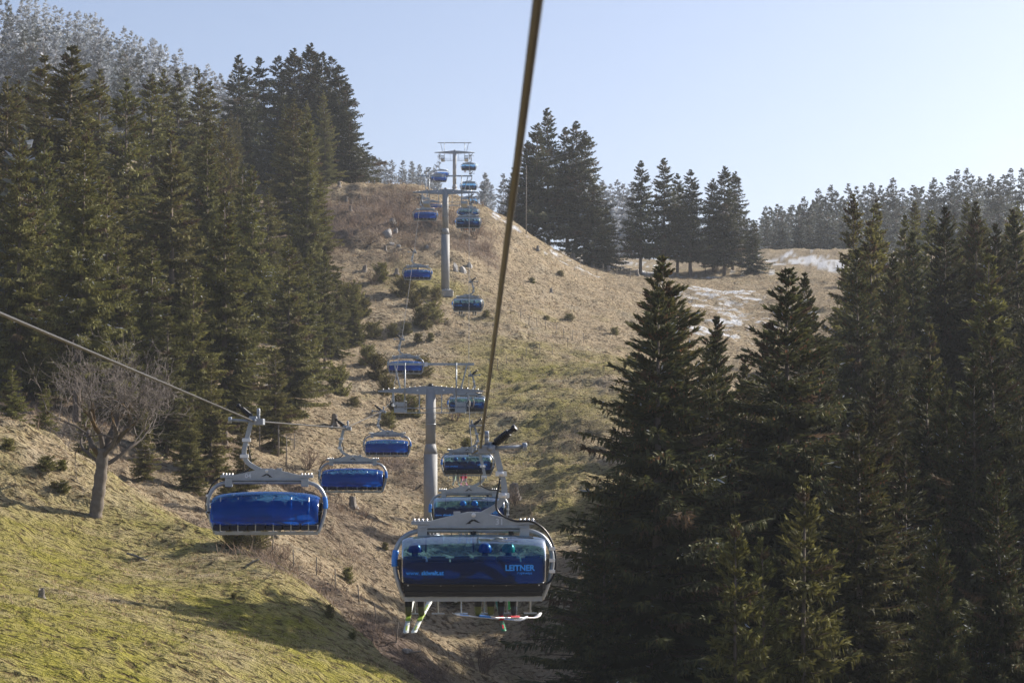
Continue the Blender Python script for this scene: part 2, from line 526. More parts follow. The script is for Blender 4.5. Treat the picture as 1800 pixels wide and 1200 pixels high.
col = mix(sep.outputs[2], col, brush)
col = mix(sep.outputs[1], col, snow)
nt.links.new(col, bs.inputs['Base Color'])
bs.inputs['Roughness'].default_value = .95
bs.inputs['Specular IOR Level'].default_value = .1
bp = N('ShaderNodeBump'); bp.inputs['Strength'].default_value = .9; bp.inputs['Distance'].default_value = .28
hb = N('ShaderNodeMath'); hb.operation = 'SUBTRACT'; nt.links.new(n2.outputs[0], hb.inputs[0]); nt.links.new(ramp(spots.outputs[0], .5, .7), hb.inputs[1])
nt.links.new(hb.outputs[0], bp.inputs['Height']); nt.links.new(bp.outputs[0], bs.inputs['Normal'])
ground = link('hillside', np_mesh('hillside', np.stack([X, Y, Z], -1).reshape(-1, 3), quads, gm, np.stack([g_, s_, b_], -1).reshape(-1, 3), True))
tag(ground, kind='structure')


# ------------------------------------------------------------------ grass and brushwood, past counting
def kites(root, d, wvec, tint, bend=None):
    """one kite-shaped blade for each row: root, direction, half-width vector"""
    mid = root + d * .42
    if bend is not None: mid = mid + bend
    V = np.stack([root, mid + wvec, root + d, mid - wvec], 1).reshape(-1, 3)
    Fq = np.arange(len(root) * 4).reshape(-1, 4)
    return V, Fq, np.repeat(tint, 4, 0)


def scatter(n, y0, y1):
    y = np.sqrt(rng.uniform(y0 ** 2, y1 ** 2, n)); x = rng.uniform(-.275, .275, n) * y
    return x, y


def grass(n, y0, y1, h0, h1, per, want):
    x, y = scatter(n, y0, y1)
    g, s, b = masks(x, y)
    clump = fbm(x / 1.1, y / .9, 90, 3)
    p = np.clip(.55 + clump * 2.6, .05, 1) * (s < .4)
    if want == 'green': p = p * g
    elif want == 'dry': p = p * (1 - g * .85) * (1 - b * .6)
    else: p = p * b
    k = rng.random(n) < p
    x, y, clump = x[k], y[k], clump[k]
    x = np.repeat(x, per) + rng.normal(0, .07, len(x) * per); y = np.repeat(y, per) + rng.normal(0, .07, len(y) * per)
    n = len(x)
    z = ground_h(x, y) - .02
    a = rng.uniform(0, 2 * np.pi, n); lean = rng.uniform(.2, 1.3, n)
    h = rng.uniform(h0, h1, n)
    d = np.stack([np.cos(a) * lean * h, np.sin(a) * lean * h - .25 * h, h], 1)
    aw = rng.uniform(0, 2 * np.pi, n); ww = h * (.10 if want != 'brush' else .028)
    wv = np.stack([np.cos(aw) * ww, np.sin(aw) * ww, rng.normal(0, .3, n) * ww], 1)
    t = rng.random((n, 1))
    if want == 'green': tint = np.array((.12, .13, .022)) * (1 - t) + np.array((.30, .27, .075)) * t
    elif want == 'dry': tint = np.array((.24, .17, .09)) * (1 - t) + np.array((.55, .44, .27)) * t
    else: tint = np.array((.13, .09, .065)) * (1 - t) + np.array((.34, .25, .19)) * t
    return kites(np.stack([x, y, z], 1), d, wv, tint * rng.uniform(.75, 1.15, (n, 1)))


def merge(parts):
    V = []; Fq = []; T = []; o = 0
    for v, f, t in parts:
        V.append(v); Fq.append(f + o); T.append(t); o += len(v)
    return np.concatenate(V), np.concatenate(Fq), np.concatenate(T)


v, f, t = merge([grass(90000, 54, 125, .05, .13, 3, 'green'), grass(40000, 125, 270, .10, .24, 2, 'green')])
tag(link('green_grass', np_mesh('green_grass', v, f, M['grass'], t)), 'short green grass on the sunny meadow', 'grass', kind='stuff')
v, f, t = merge([grass(110000, 54, 150, .06, .17, 3, 'dry'), grass(90000, 150, 330, .12, .3, 2, 'dry')])
tag(link('dry_grass', np_mesh('dry_grass', v, f, M['grass'], t)), 'bleached dry grass tufts over the slope', 'grass', kind='stuff')
v, f, t = merge([grass(45000, 85, 175, .2, .8, 4, 'brush'), grass(60000, 230, 325, .35, 1.2, 4, 'brush')])
tag(link('brushwood', np_mesh('brushwood', v, f, M['grass'], t)), 'brown brushwood and dead stalks covering the banks', 'brushwood', kind='stuff')


# ------------------------------------------------------------------ the ropeway line
def lineL(D): return -5.75 - .0228 * D
def lineR(D): return .32 - .0238 * D if D < 152 else .32 - .0238 * 152 - .0215 * (D - 152)
T1, T2, T3, T4 = 152.0, 248.0, 413.0, 520.0
GAUGE_L = lambda D: lineL(D)


def span(D0, h0, D1, h1, sag, n=24):
    return [(D0 + (D1 - D0) * k / n, h0 + (h1 - h0) * k / n - 4 * sag * (k / n) * (1 - k / n)) for k in range(1, n + 1)]
RL = [(-40, 5.0), (0, 2.6), (24.4, 1.64), (53.7, .69), (94.3, .88), (134.9, 2.38), (150.5, 3.35), (153.5, 3.75)] + span(153.5, 3.75, 246.5, 30.9, 1.0) + span(246.5, 30.9, 411, 60.8, 2.2) + span(411, 60.8, 520, 64, 4)
RR = [(-40, 4.6), (0, 2.5), (40, -.03), (80.6, -.28), (121.5, 1.28), (150.5, 3.35), (153.5, 3.75)] + span(153.5, 3.75, 246.5, 30.9, 1.3) + span(246.5, 30.9, 411, 60.8, 2.8) + span(411, 60.8, 520, 64, 4)


def rope_h(R, D):
    return float(np.interp(D, [a for a, b in R], [b for a, b in R]))


def rope_pts(R, ln):
    return [(ln(D), D, h) for D, h in R]


for R, ln, lab in ((RL, lineL, 'grey steel rope descending on the left, sagging between the empty chairs'),
                   (RR, lineR, 'grey steel rope overhead on the right, running up from the camera')):
    o = MB().tube(rope_pts(R, ln), .025, 8).build('haul_rope', M['rope'])
    tag(o, lab, 'rope', 'two strands of the haul rope')


# ------------------------------------------------------------------ towers
def make_tower(D, ground_z, label, sign):
    xl, xr = lineL(D), lineR(D)
    xm = (xl + xr) / 2 + .05
    hr = rope_h(RL, D)
    ang = math.atan2(-.0228, 1)
    z0 = ground_z
    root = empty('lift_tower', (xm, D, z0), 0)
    g = (xr - xl) / 2
    H = hr - z0
    top = H + .75
    hj = H * .62 if D < 300 else H * .5
    MB().box((0, 0, .05), (2.0, 2.0, .9)).build('foundation', M['concrete'], root)
    m = MB(); m.tube([(0, 0, .4), (0, 0, .55)], .78, 24)
    for k in range(16):
        a = k * math.pi / 8; m.tube([(math.cos(a) * .68, math.sin(a) * .68, .5), (math.cos(a) * .68, math.sin(a) * .68, .66)], .035, 6)
    m.build('base_flange', M['steel_dark'], root)
    MB().tube([(0, 0, .5), (0, 0, hj)], .52, 32).build('lower_mast', M['mast'], root)
    MB().tube([(0, 0, hj - .01), (0, 0, hj + .75)], [.525, .385], 32).build('mast_cone', M['mast'], root)
    MB().tube([(0, 0, hj + .74), (0, 0, top + .1)], .38, 32).build('upper_mast', M['mast'], root)
    m = MB()
    for zz in (hj + 2.2, ):
        m.tube([(0, 0, zz), (0, 0, zz + .08)], .41, 28)
    m.build('mast_collar', M['steel'], root)
    # ladder on the back of the mast
    m = MB()
    for s in (-.2, .2): m.bar((s, .6, 1.0), (s, .6, top + .3), .05)
    k = 1.2
    while k < top: m.bar((-.2, .6, k), (.2, .6, k), .03); k += .3
    for k in (2, H * .5, H * .9):
        m.bar((-.2, .6, k), (-.2, .3, k), .04); m.bar((.2, .6, k), (.2, .3, k), .04)
    m.build('ladder', M['steel'], root)
    # crossarm, deep at the mast and tapering to the tips
    w2 = g + 1.05
    m = MB()
    m.prism([(-w2, top - .12), (-w2, top - .02), (-.5, top + .32), (.5, top + .32), (w2, top - .02), (w2, top - .12), (g - .6, top - .2), (.5, top - .32), (-.5, top - .32), (-g + .6, top - .2)], -.22, .22)
    arm = m.build('crossarm', M['steel_dark'], root)
    m = MB()
    for k in range(-9, 10):
        xx = k * w2 / 10; m.tube([(xx, -.1, top + .30 - abs(xx) / w2 * .3), (xx, -.1, top + .40 - abs(xx) / w2 * .3)], .035, 6)
    m.disc((-1.0, -.225, top), (0, 1, 0), .07, .05); m.disc((1.0, -.225, top), (0, 1, 0), .07, .05)
    tag(m.build('bolt', M['bolt'], root), kind='stuff')
    MB().tube([(0, 0, top + .3), (0, 0, top + .5)], [.22, .16], 12).build('mast_cap', M['black'], root)
    # lifting frame on top
    zt = top + 2.0
    m = MB(); m.bar((-g - .35, 0, zt), (g + .35, 0, zt), .13, .17); m.build('gantry_beam', M['steel'], root)
    for s in (-1, 1):
        MB().bar((s * (g - .65), 0, top + .1), (s * (g - .2), 0, zt - .06), .15, .10).build('gantry_strut', M['steel'], root)
        MB().tube([(s * (g - 1.0), -.25, top - 1.25), (s * (g - 1.0), -.25, zt + .1)], .055, 8).build('gantry_post', M['steel'], root)
    # sign with the tower number
    sg = MB().box((-.35, -.12, zt - .02), (.24, .03, .32)).build('number_plate', M['white'], root)
    # sheave trains, platform and catch on both sides
    for s in (-1, 1):
        xs = s * g
        tr = MB(); tr.bar((xs - s * .1, -1.9, H - .42), (xs - s * .1, 1.9, H - .38), .09, .16)
        tr.bar((xs - s * .1, -1.2, H - .3), (xs - s * .1, 1.2, H - .3), .07, .12)
        tr.bar((xs - s * .1, 0, H - .35), (xs - s * .1, 0, top - .1), .14, .3)
        st = tr.build('sheave_beam', M['steel'], root)
        for k in range(8):
            yk = -1.8 + 3.6 * k / 7
            m = MB(); m.disc((xs, yk, H - .25), (1, 0, 0), .22, .10, 18); m.disc((xs - s * .06, yk, H - .25), (1, 0, 0), .08, .12, 10)
            m.build('sheave', M['rubber'], st)
        m = MB()                                                             # grated walkway with its rails
        xa, xb = sorted((xs - s * .28, xs - s * 1.05))
        m.box(((xa + xb) / 2, 0, H - .95), (xb - xa, 3.8, .05))
        for yk in (-1.85, 1.85):
            m.bar((xa + .02, yk, H - .95), (xa + .02, yk, H - .05), .04); m.bar((xb - .02, yk, H - .95), (xb - .02, yk, H - .05), .04)
            m.bar((xa, yk, H - .52), (xb, yk, H - .52), .04)
            m.box(((xa + xb) / 2, yk, H - .78), (xb - xa, .03, .30))
            m.box(((xa + xb) / 2, yk * .98, H - .30), (xb - xa - .1, .03, .22))
        m.bar((xs - s * 1.03, -1.85, H - .05), (xs - s * 1.03, 1.85, H - .05), .04)
        m.build('platform', M['steel'], root)
        for yk in (-.9, .9):
            MB().tube(spline([(xs + s * .22, yk, H + .15), (xs + s * .34, yk, H - .1), (xs + s * .3, yk, H - .45), (xs + s * .12, yk, H - .6)]), .035, 6).build('rope_catcher', M['wood'], root)
    m = MB()                                                                 # rails between the two platforms
    for zz in (H - .95, H - .6):
        m.bar((-g + 1.0, -.45, zz), (g - 1.0, -.45, zz), .045)
    for k in (-1, 1):
        m.bar((k * .85, -.45, H - 1.0), (k * .85, -.1, top - .2), .06)
    m.bar((-g + 1.0, .45, H - .95), (g - 1.0, .45, H - .95), .06)
    m.build('catwalk_rail', M['steel'], root)
    tag(root, label, 'lift tower', 'lift towers up the slope')
    return root


q = drop(757, 945, T1); make_tower(T1, gz((lineL(T1) + lineR(T1)) / 2, T1) - .2, 'grey steel lift tower nearest the camera, behind the lettered chair', '7')
make_tower(T2, gz((lineL(T2) + lineR(T2)) / 2, T2) - .2, 'grey lift tower halfway up, its concrete foot bare on the slope', '8')
make_tower(T3, gz((lineL(T3) + lineR(T3)) / 2, T3) - .2, 'farthest lift tower, standing against the sky on the crest', '9')


# ------------------------------------------------------------------ chairs
def text_mesh(body, size, mat, bold=0.0):
    cu = bpy.data.curves.new('lettering', 'FONT')
    cu.body = body; cu.size = size; cu.offset = bold; cu.extrude = .002
    cu.align_x = 'CENTER'; cu.align_y = 'CENTER'; cu.resolution_u = 3
    o = bpy.data.objects.new('lettering_source', cu)
    COL.objects.link(o)
    dg = bpy.context.evaluated_depsgraph_get()
    me = bpy.data.meshes.new_from_object(o.evaluated_get(dg))
    me.materials.clear(); me.materials.append(mat)
    bpy.data.objects.remove(o)
    return me


def shell(prof, W, C, n_end=5.0, arch=.07, mat=None, nu=49):
    """blown shell: a profile in y,z carried across the width, drawn in towards the rounded ends"""
    P = np.array([(p.y, p.z) for p in spline([(0, a, b) for a, b in prof], 6)])
    us = np.sign(np.linspace(-1, 1, nu)) * (1 - (1 - np.abs(np.linspace(-1, 1, nu))) ** 1.7)
    Vv = []
    for u_ in us:
        sc = max(0.0, 1 - abs(u_ * .985) ** n_end) ** (1 / n_end * 1.4)
        sc = .55 + .45 * sc
        q = np.array(C) + (P - np.array(C)) * sc
        for (y, z) in q: Vv.append((u_ * W / 2, y, z + arch * (1 - u_ * u_) * (1 if z > C[1] else .2)))
    m_ = len(P)
    id_ = np.arange(nu * m_).reshape(nu, m_)
    qd = np.stack([id_[:-1, :-1], id_[1:, :-1], id_[1:, 1:], id_[:-1, 1:]], -1).reshape(-1, 4)
    return np_mesh('bubble', np.array(Vv), qd, mat, None, True)


def ring(path, r):
    return MB().tube(path, r, 10)


ROPE_Z = 2.95      # rope above the bottom bar
def chair_meshes():
    A = {}
    S = M['steel']
    # grip and hanger
    m = MB()
    gx = .28
    m.box((gx - .02, 0, ROPE_Z - .02), (.34, .55, .17)); m.box((gx + .10, .05, ROPE_Z + .05), (.2, .25, .16))
    m.tube([(gx + .04, -.32, ROPE_Z), (gx + .04, .32, ROPE_Z)], .06, 10)
    A['grip'] = m.mesh('grip', M['steel_dark'])
    m = MB(); a, b = Vector((gx + .12, -.1, ROPE_Z + .08)), Vector((gx + .44, -.22, ROPE_Z + .33))
    d = (b - a).normalized()
    for k in range(8): m.disc(a + (b - a) * (.2 + .1 * k), d, .08, .04, 14)
    m.tube([a, b + d * .12], .05, 10); m.disc(b + d * .12, d, .075, .07)
    A['spring'] = m.mesh('spring', M['black'])
    m = MB(); m.tube([(gx + .1, -.1, ROPE_Z + .0), (gx + .72, -.14, ROPE_Z + .03)], .04, 8); m.disc((gx + .74, -.14, ROPE_Z + .03), (1, 0, 0), .085, .09)
    m.tube([(gx - .02, -.2, ROPE_Z + .05), (gx - .02, -.2, ROPE_Z + .28)], .045, 8); m.disc((gx - .02, -.2, ROPE_Z + .27), (1, 0, 0), .08, .08)
    A['roller'] = m.mesh('roller', M['steel_dark'])
    arm = spline([(gx + .16, 0, ROPE_Z - .05), (gx + .26, 0, ROPE_Z - .45), (gx + .34, 0, ROPE_Z - .85), (gx + .22, 0, ROPE_Z - 1.13), (-.02 + .12, 0, ROPE_Z - 1.36)], 7)
    m = MB()
    for i in range(len(arm) - 1):
        m.bar(arm[i] - (arm[i + 1] - arm[i]) * .06, arm[i + 1] + (arm[i + 1] - arm[i]) * .06, .095, .12)
    A['hanger_arm'] = m.mesh('hanger_arm', S)
    for k, nm in ((8, 'bracketA'), (16, 'bracketB')): p = arm[k]; m = MB(); m.box(p, (.22, .20, .10)); m.disc(p + Vector((0, -.1, 0)), (0, 1, 0), .05, .06); A[nm] = m.mesh('bracket', M['bolt'])
    # triangular beam and clamps
    m = MB()
    m.prism([(-1.06, 1.38), (-1.06, 1.47), (-.92, 1.49), (-.12, 1.68), (.12, 1.68), (.92, 1.49), (1.06, 1.47), (1.06, 1.38)], -.07, .07)
    m.box((0, 0, 1.372), (2.16, .24, .025)); m.box((-.33, .0, 1.64), (.14, .1, .1))
    A['cross_beam'] = m.mesh('cross_beam', S)
    m = MB(); m.disc((0, -.075, 1.62), (0, 1, 0), .045, .03); m.disc((0, .075, 1.62), (0, 1, 0), .045, .03)
    for s in (-1, 1):
        for k in (-.18, -.06, .06, .18): m.tube([(s * 1.06 + k * .7, -.06, 1.49), (s * 1.06 + k * .7, -.06, 1.55)], .022, 6)
    A['bolt'] = m.mesh('bolt', M['bolt'])
    m = MB(); m.prism([(-.16, 1.44), (-.04, 1.535), (.03, 1.535), (.15, 1.46), (.07, 1.475), (0, 1.505), (-.06, 1.475), (-.05, 1.45)], -.082, -.072)
    m.prism([(-.16, 1.44), (-.04, 1.535), (.03, 1.535), (.15, 1.46), (.07, 1.475), (0, 1.505), (-.06, 1.475), (-.05, 1.45)], .072, .082)
    A['emblem'] = m.mesh('emblem', M['black'])
    for s, nm in ((-1, 'clampA'), (1, 'clampB')):
        m = MB(); m.box((s * 1.06, 0, 1.465), (.36, .22, .075)); m.box((s * 1.02, 0, 1.31), (.19, .19, .25))
        A[nm] = m.mesh('clamp', S)
    # frame hoop
    for s, nm in ((-1, 'hoopA'), (1, 'hoopB')):
        pts = [(0, 0, 1.31), (s * .9, 0, 1.31), (s * 1.16, 0, 1.29), (s * 1.40, -.01, 1.17), (s * 1.55, -.02, .92), (s * 1.57, -.03, .60), (s * 1.49, -.03, .25), (s * 1.37, 0, -.06)]
        A[nm] = MB().tube(spline(pts, 6), .05, 12).mesh('side_hoop', S)
    m = MB(); m.bar((-1.38, 0, -.05), (1.38, 0, -.05), .10, .09); m.box((-.35, -.05, -.05), (.06, .06, .12)); m.box((.55, -.05, -.05), (.06, .06, .12))
    A['bottom_bar'] = m.mesh('bottom_bar', S)
    m = MB(); m.tube(spline([(-1.548, -.022, .92), (-1.572, -.028, .76), (-1.57, -.03, .60)], 4), .064, 10)
    A['blue_band'] = m.mesh('coloured_band', M['blue_pad'])
    m = MB(); m.tube(spline([(gx + .25, -.1, ROPE_Z - .6), (gx + .18, -.16, 1.75), (.78, -.16, 1.52), (1.16, -.14, 1.49), (1.44, -.1, 1.30), (1.61, -.09, .95), (1.64, -.1, .6), (1.55, -.1, .32), (1.36, -.14, .22)], 7), .022, 6)
    A['cable'] = m.mesh('cable', M['black'])
    m = MB()
    m.box((1.57, -.06, 0), (.12, .14, .07))
    A['cable_clip'] = m.mesh('cable_clip', M['bolt'])
    # seats
    m = MB(); m.prism([(-1.36, .02), (-1.39, .31), (-1.38, .62), (-1.30, .70), (1.30, .70), (1.38, .62), (1.39, .31), (1.36, .02)], -.265, -.235); m.prism([(-1.34, .03), (-1.37, .30), (1.37, .30), (1.34, .03)], -.235, -.12)
    m.box((0, -.275, .10), (2.70, .03, .05))
    A['back_panel'] = m.mesh('back_panel', M['black'])
    m = MB()
    m.disc((0, -.268, .24), (0, 1, 0), .016, .02, 8)
    A['panel_bolt'] = m.mesh('panel_bolt', M['bolt'])
    m = MB(); m.box((0, .16, .12), (.44, .52, .11)); m.box((0, .41, .10), (.42, .08, .13))
    A['seat'] = m.mesh('seat', M['seat'])
    rt = Matrix.Rotation(math.radians(-12), 3, 'X')
    m = MB(); m.box((0, -.15, .48), (.43, .08, .60), rt.transposed()); m.box((0, -.20, .76), (.30, .06, .10), rt.transposed())
    A['backrest'] = m.mesh('backrest', M['seat'])
    # restraint bar in front and a footrest for each seat
    m = MB(); m.tube(spline([(-1.4, .0, .45), (-1.4, .45, .52), (-1.32, .56, .52), (1.32, .56, .52), (1.4, .45, .52), (1.4, .0, .45)], 6), .024, 8)
    for x in (-.75, 0, .75): m.bar((x, .57, .18), (x, .57, .60), .05)
    A['safety_bar'] = m.mesh('safety_bar', M['black'])
    m = MB(); m.tube([(0, .57, .52), (0, .60, .05), (0, .62, -.38)], .017, 6); m.bar((-.13, .62, -.39), (.13, .62, -.39), .028)
    A['footrest'] = m.mesh('footrest', S)
    # bubble, open behind / shut in front
    C = (-.05, .70)
    A['bubble_open'] = shell([(-.16, 1.19), (-.30, 1.18), (-.46, 1.10), (-.59, .97), (-.66, .78), (-.655, .52), (-.63, .37), (-.60, .28)], 2.84, C, 9.0, .05, M['bubble'])
    A['bubble_closed'] = shell([(-.28, .90), (-.05, .98), (.25, .95), (.55, .83), (.74, .62), (.80, .42), (.76, .25), (.62, .18)], 2.86, (.15, .52), 6.0, .08, M['bubble_closed'])
    m = MB(); m.tube(spline([(-1.38, -.56, .30), (-.8, -.60, .275), (.8, -.60, .275), (1.38, -.56, .30)], 4), .02, 6)
    A['bubble_edge'] = m.mesh('bubble_edge', M['black'])
    m = MB()
    m.bar((0, -.02, 1.24), (0, -.08, .88), .03); m.box((0, -.02, 1.26), (.10, .12, .06))
    A['bubble_stay'] = m.mesh('bubble_stay', M['black'])
    for s, nm in ((-1, 'lockA'), (1, 'lockB')):
        m = MB(); m.bar((s * 1.47, -.1, .75), (s * 1.37, -.16, .15), .05, .10)
        A[nm] = m.mesh('bubble_hinge', M['black'])
    A['txt1'] = text_mesh('www.', .115, M['blue_text'])
    A['txt1b'] = text_mesh('skiwelt.at', .115, M['blue_text'], .004)
    A['txt2'] = text_mesh('LEITNER', .155, M['blue_text'], .005)
    A['txt3'] = text_mesh('ropeways', .075, M['blue_text'])
    return A


CH = chair_meshes()


def make_chair(loc, rz, opened, label, group, number=None, detail=True):
    root = empty('chairlift_chair', loc, rz)
    gx = 0
    for key in ('grip', 'spring', 'roller', 'hanger_arm', 'cross_beam', 'clampA', 'clampB', 'hoopA', 'hoopB', 'bottom_bar', 'cable', 'back_panel', 'safety_bar'):
        o = link(CH[key].name.split('.')[0], CH[key], root)
        if key == 'hanger_arm': link('bracket', CH['bracketA'], o); link('bracket', CH['bracketB'], o)
        if key == 'cross_beam':
            tag(link('bolt', CH['bolt'], o), kind='stuff'); link('emblem', CH['emblem'], o)
            if number:
                n_ = link('chair_number', text_mesh(number, .17, M['grey_text'], .004), o)
                sgn = 1 if opened else -1
                n_.location = (.52, -.078, 1.48) if opened else (.50, .078, 1.48)
                n_.rotation_euler = (math.pi / 2, 0, 0 if opened else math.pi)
        if key == 'hoopA': link('coloured_band', CH['blue_band'], o)
        if key == 'cable': [setattr(link('cable_clip', CH['cable_clip'], o), 'location', (0, 0, zz)) for zz in (.95, .72, .5)]
        if key == 'back_panel': [setattr(link('panel_bolt', CH['panel_bolt'], o), 'location', (-1.3 + .65 * kk, 0, 0)) for kk in range(5)]
    for k in range(6):
        x = -1.17 + .468 * k
        s_ = link('seat', CH['seat'], root); s_.location = (x, 0, 0)
        b = link('backrest', CH['backrest'], root); b.location = (x, 0, 0)
        f_ = link('footrest', CH['footrest'], root); f_.location = (x, 0, 0 if opened else .40)
    if opened:
        bo = link('bubble', CH['bubble_open'], root)
        link('bubble_edge', CH['bubble_edge'], bo); [setattr(link('bubble_stay', CH['bubble_stay'], bo), 'location', (xx, 0, 0)) for xx in (-.95, 0, .75)]
        for key, x, z in (('txt1', -1.20, .505), ('txt1b', -.815, .505), ('txt2', .90, .60), ('txt3', 1.0, .505)):
            t_ = link('lettering', CH[key], bo); t_.location = (x, -.672, z); t_.rotation_euler = (math.pi / 2, 0, 0)
    else:
        bo = link('bubble', CH['bubble_closed'], root)
    link('hinge', CH['lockA'], root); link('hinge', CH['lockB'], root)
    tag(root, label, 'chair lift', group)
    return root


up_labels = ['nearest chair on the right rope, bubble lettered LEITNER, three riders aboard',
             'second chair up the right rope, just behind the nearest, riders in pale blue helmets',
             'third chair up the right rope, riders in white and red beside the tower shaft',
             'fourth chair up the right rope, showing just right of the nearest tower crossarm',
             'fifth chair up the right rope, hanging beside the foot of the middle tower',
             'sixth chair up the right rope, just below the middle tower head on its right',
             'seventh chair up the right rope, overlapped by the sixth beside the middle tower head',
             'eighth chair up the right rope, above the middle tower crossarm',
             'ninth chair up the right rope, between the middle and farthest towers',
             'tenth chair up the right rope, right beneath the farthest tower head']
dn_labels = ['nearest empty chair on the left rope, blue bubble shut',
             'second empty chair on the left rope, next behind the nearest one',
             'third empty chair on the left rope, just left of the nearest tower shaft',
             'fourth empty chair on the left rope, above the nearest tower crossarm',
             'fifth empty chair on the left rope, left of the middle tower shaft',
             'sixth empty chair on the left rope, just below the middle tower head on its left',
             'seventh empty chair on the left rope, half hidden behind the middle tower head',
             'eighth empty chair on the left rope, just above the middle tower crossarm',
             'ninth empty chair on the left rope, between the middle and farthest towers',
             'tenth empty chair on the left rope, close beneath the farthest tower head']
up_chairs = []
for k, lab in enumerate(up_labels):
    D = 40 + 40.65 * k
    p = (lineR(D) - .14, D, rope_h(RR, D) - ROPE_Z)
    up_chairs.append(make_chair(p, math.radians(2.2 if k < 1 else 1.4), True, lab, 'ascending chairs on the right rope', '31' if k == 0 else None))
for k, lab in enumerate(dn_labels):
    D = 53.7 + 40.6 * k
    p = (lineL(D) + .38, D, rope_h(RL, D) - ROPE_Z)
    make_chair(p, math.pi + math.radians(1.4), False, lab, 'descending chairs on the left rope', '04' if k == 0 else None)


# ------------------------------------------------------------------ riders
def skin_body():
    """seated figure: joints, radii -> one skinned surface"""
    J = {'pel': ((0, .02, .33), .15), 'sp': ((0, -.02, .50), .15), 'ch': ((0, -.03, .66), .165), 'nk': ((0, -.01, .80), .065), 'hd': ((0, .02, .90), .088), 'ht': ((0, .02, .98), .07), 'nose': ((0, .115, .895), .018)}
    E = [('pel', 'sp'), ('sp', 'ch'), ('ch', 'nk'), ('nk', 'hd'), ('hd', 'ht'), ('hd', 'nose')]
    for s, n in ((-1, 'l'), (1, 'r')):
        J.update({n + 'sh': ((s * .19, -.02, .73), .075), n + 'el': ((s * .24, .16, .52), .058), n + 'wr': ((s * .17, .42, .54), .042), n + 'hn': ((s * .16, .52, .55), .042), n + 'fi': ((s * .15, .585, .515), .03), n + 'th': ((s * .10, .50, .57), .02),
                  n + 'hip': ((s * .10, .08, .28), .105), n + 'kn': ((s * .12, .50, .27), .078), n + 'ca': ((s * .125, .53, .0), .088), n + 'an': ((s * .13, .53, -.28), .078), n + 'he': ((s * .13, .50, -.39), .068), n + 'to': ((s * .14, .70, -.40), .055)})
        E += [('ch', n + 'sh'), (n + 'sh', n + 'el'), (n + 'el', n + 'wr'), (n + 'wr', n + 'hn'), (n + 'hn', n + 'fi'), (n + 'hn', n + 'th'), ('pel', n + 'hip'), (n + 'hip', n + 'kn'), (n + 'kn', n + 'ca'), (n + 'ca', n + 'an'), (n + 'an', n + 'he'), (n + 'he', n + 'to')]
    ks = list(J); ix = {k: i for i, k in enumerate(ks)}
    me = bpy.data.meshes.new('body')
    me.from_pydata([J[k][0] for k in ks], [(ix[a], ix[b]) for a, b in E], [])
    o = bpy.data.objects.new('body_source', me); COL.objects.link(o)
    o.modifiers.new('skin', 'SKIN')
    for i, k in enumerate(ks):
        sv = me.skin_vertices[0].data[i]; sv.radius = (J[k][1], J[k][1]); sv.use_root = (k == 'pel')
    sb = o.modifiers.new('sub', 'SUBSURF'); sb.levels = 2; sb.render_levels = 2
    dg = bpy.context.evaluated_depsgraph_get()
    out = bpy.data.meshes.new_from_object(o.evaluated_get(dg))
    bpy.data.objects.remove(o)
    out.polygons.foreach_set('use_smooth', [True] * len(out.polygons))
    return out


BODY = skin_body()
_mc = {}
def colmat(nm, c_, rough=.7):
    key = (nm, c_)
    if key not in _mc: _mc[key] = plain(nm, c_, rough, 0, .15, 20)
    return _mc[key]
SKIN = colmat('skin', (.45, .28, .20), .6)


def rider(chair, seat, jacket, trousers, boots, helmet, label):
    x = -1.17 + .468 * seat
    M4 = Matrix.LocRotScale(chair.location, chair.rotation_euler, None)
    p = M4 @ Vector((x, .02, 0))
    me = BODY.copy()
    for m_ in (colmat('jacket', jacket), colmat('trousers', trousers), colmat('boots', boots, .4), SKIN, colmat('gloves', (.02, .02, .025))): me.materials.append(m_)
    mi = []
    for pl in me.polygons:
        a = pl.center
        if a.z < -.24: i = 2
        elif a.z > .80 and a.y > .0: i = 3
        elif a.y > .45 and a.z > .45: i = 4
        elif a.z < .37: i = 1
        else: i = 0
        mi.append(i)
    me.polygons.foreach_set('material_index', mi)
    o = link('person', me); o.location = p; o.rotation_euler = chair.rotation_euler
    m = MB()
    vs = []; fs = []
    nl, nm_ = 8, 16
    for i in range(nl + 1):
        th = math.pi * .62 * i / nl
        for k in range(nm_):
            a = 2 * math.pi * k / nm_
            r_ = math.sin(th)
            vs.append((.135 * r_ * math.cos(a), .02 + .15 * r_ * math.sin(a), .925 + .145 * math.cos(th)))
    for i in range(nl):
        for k in range(nm_): fs.append((i * nm_ + k, i * nm_ + (k + 1) % nm_, (i + 1) * nm_ + (k + 1) % nm_, (i + 1) * nm_ + k))
    m.add(vs, fs, True)
    hm = m.build('helmet', colmat('helmet', helmet, .25), o)
    m = MB(); m.tube(spline([(-.13, .0, .915), (-.10, .115, .915), (0, .15, .915), (.10, .115, .915), (.13, 0, .915)], 4), .035, 8)
    m.build('goggles', M['black'], o)
    tag(o, label, 'person', 'riders on the lift')
    return o, M4


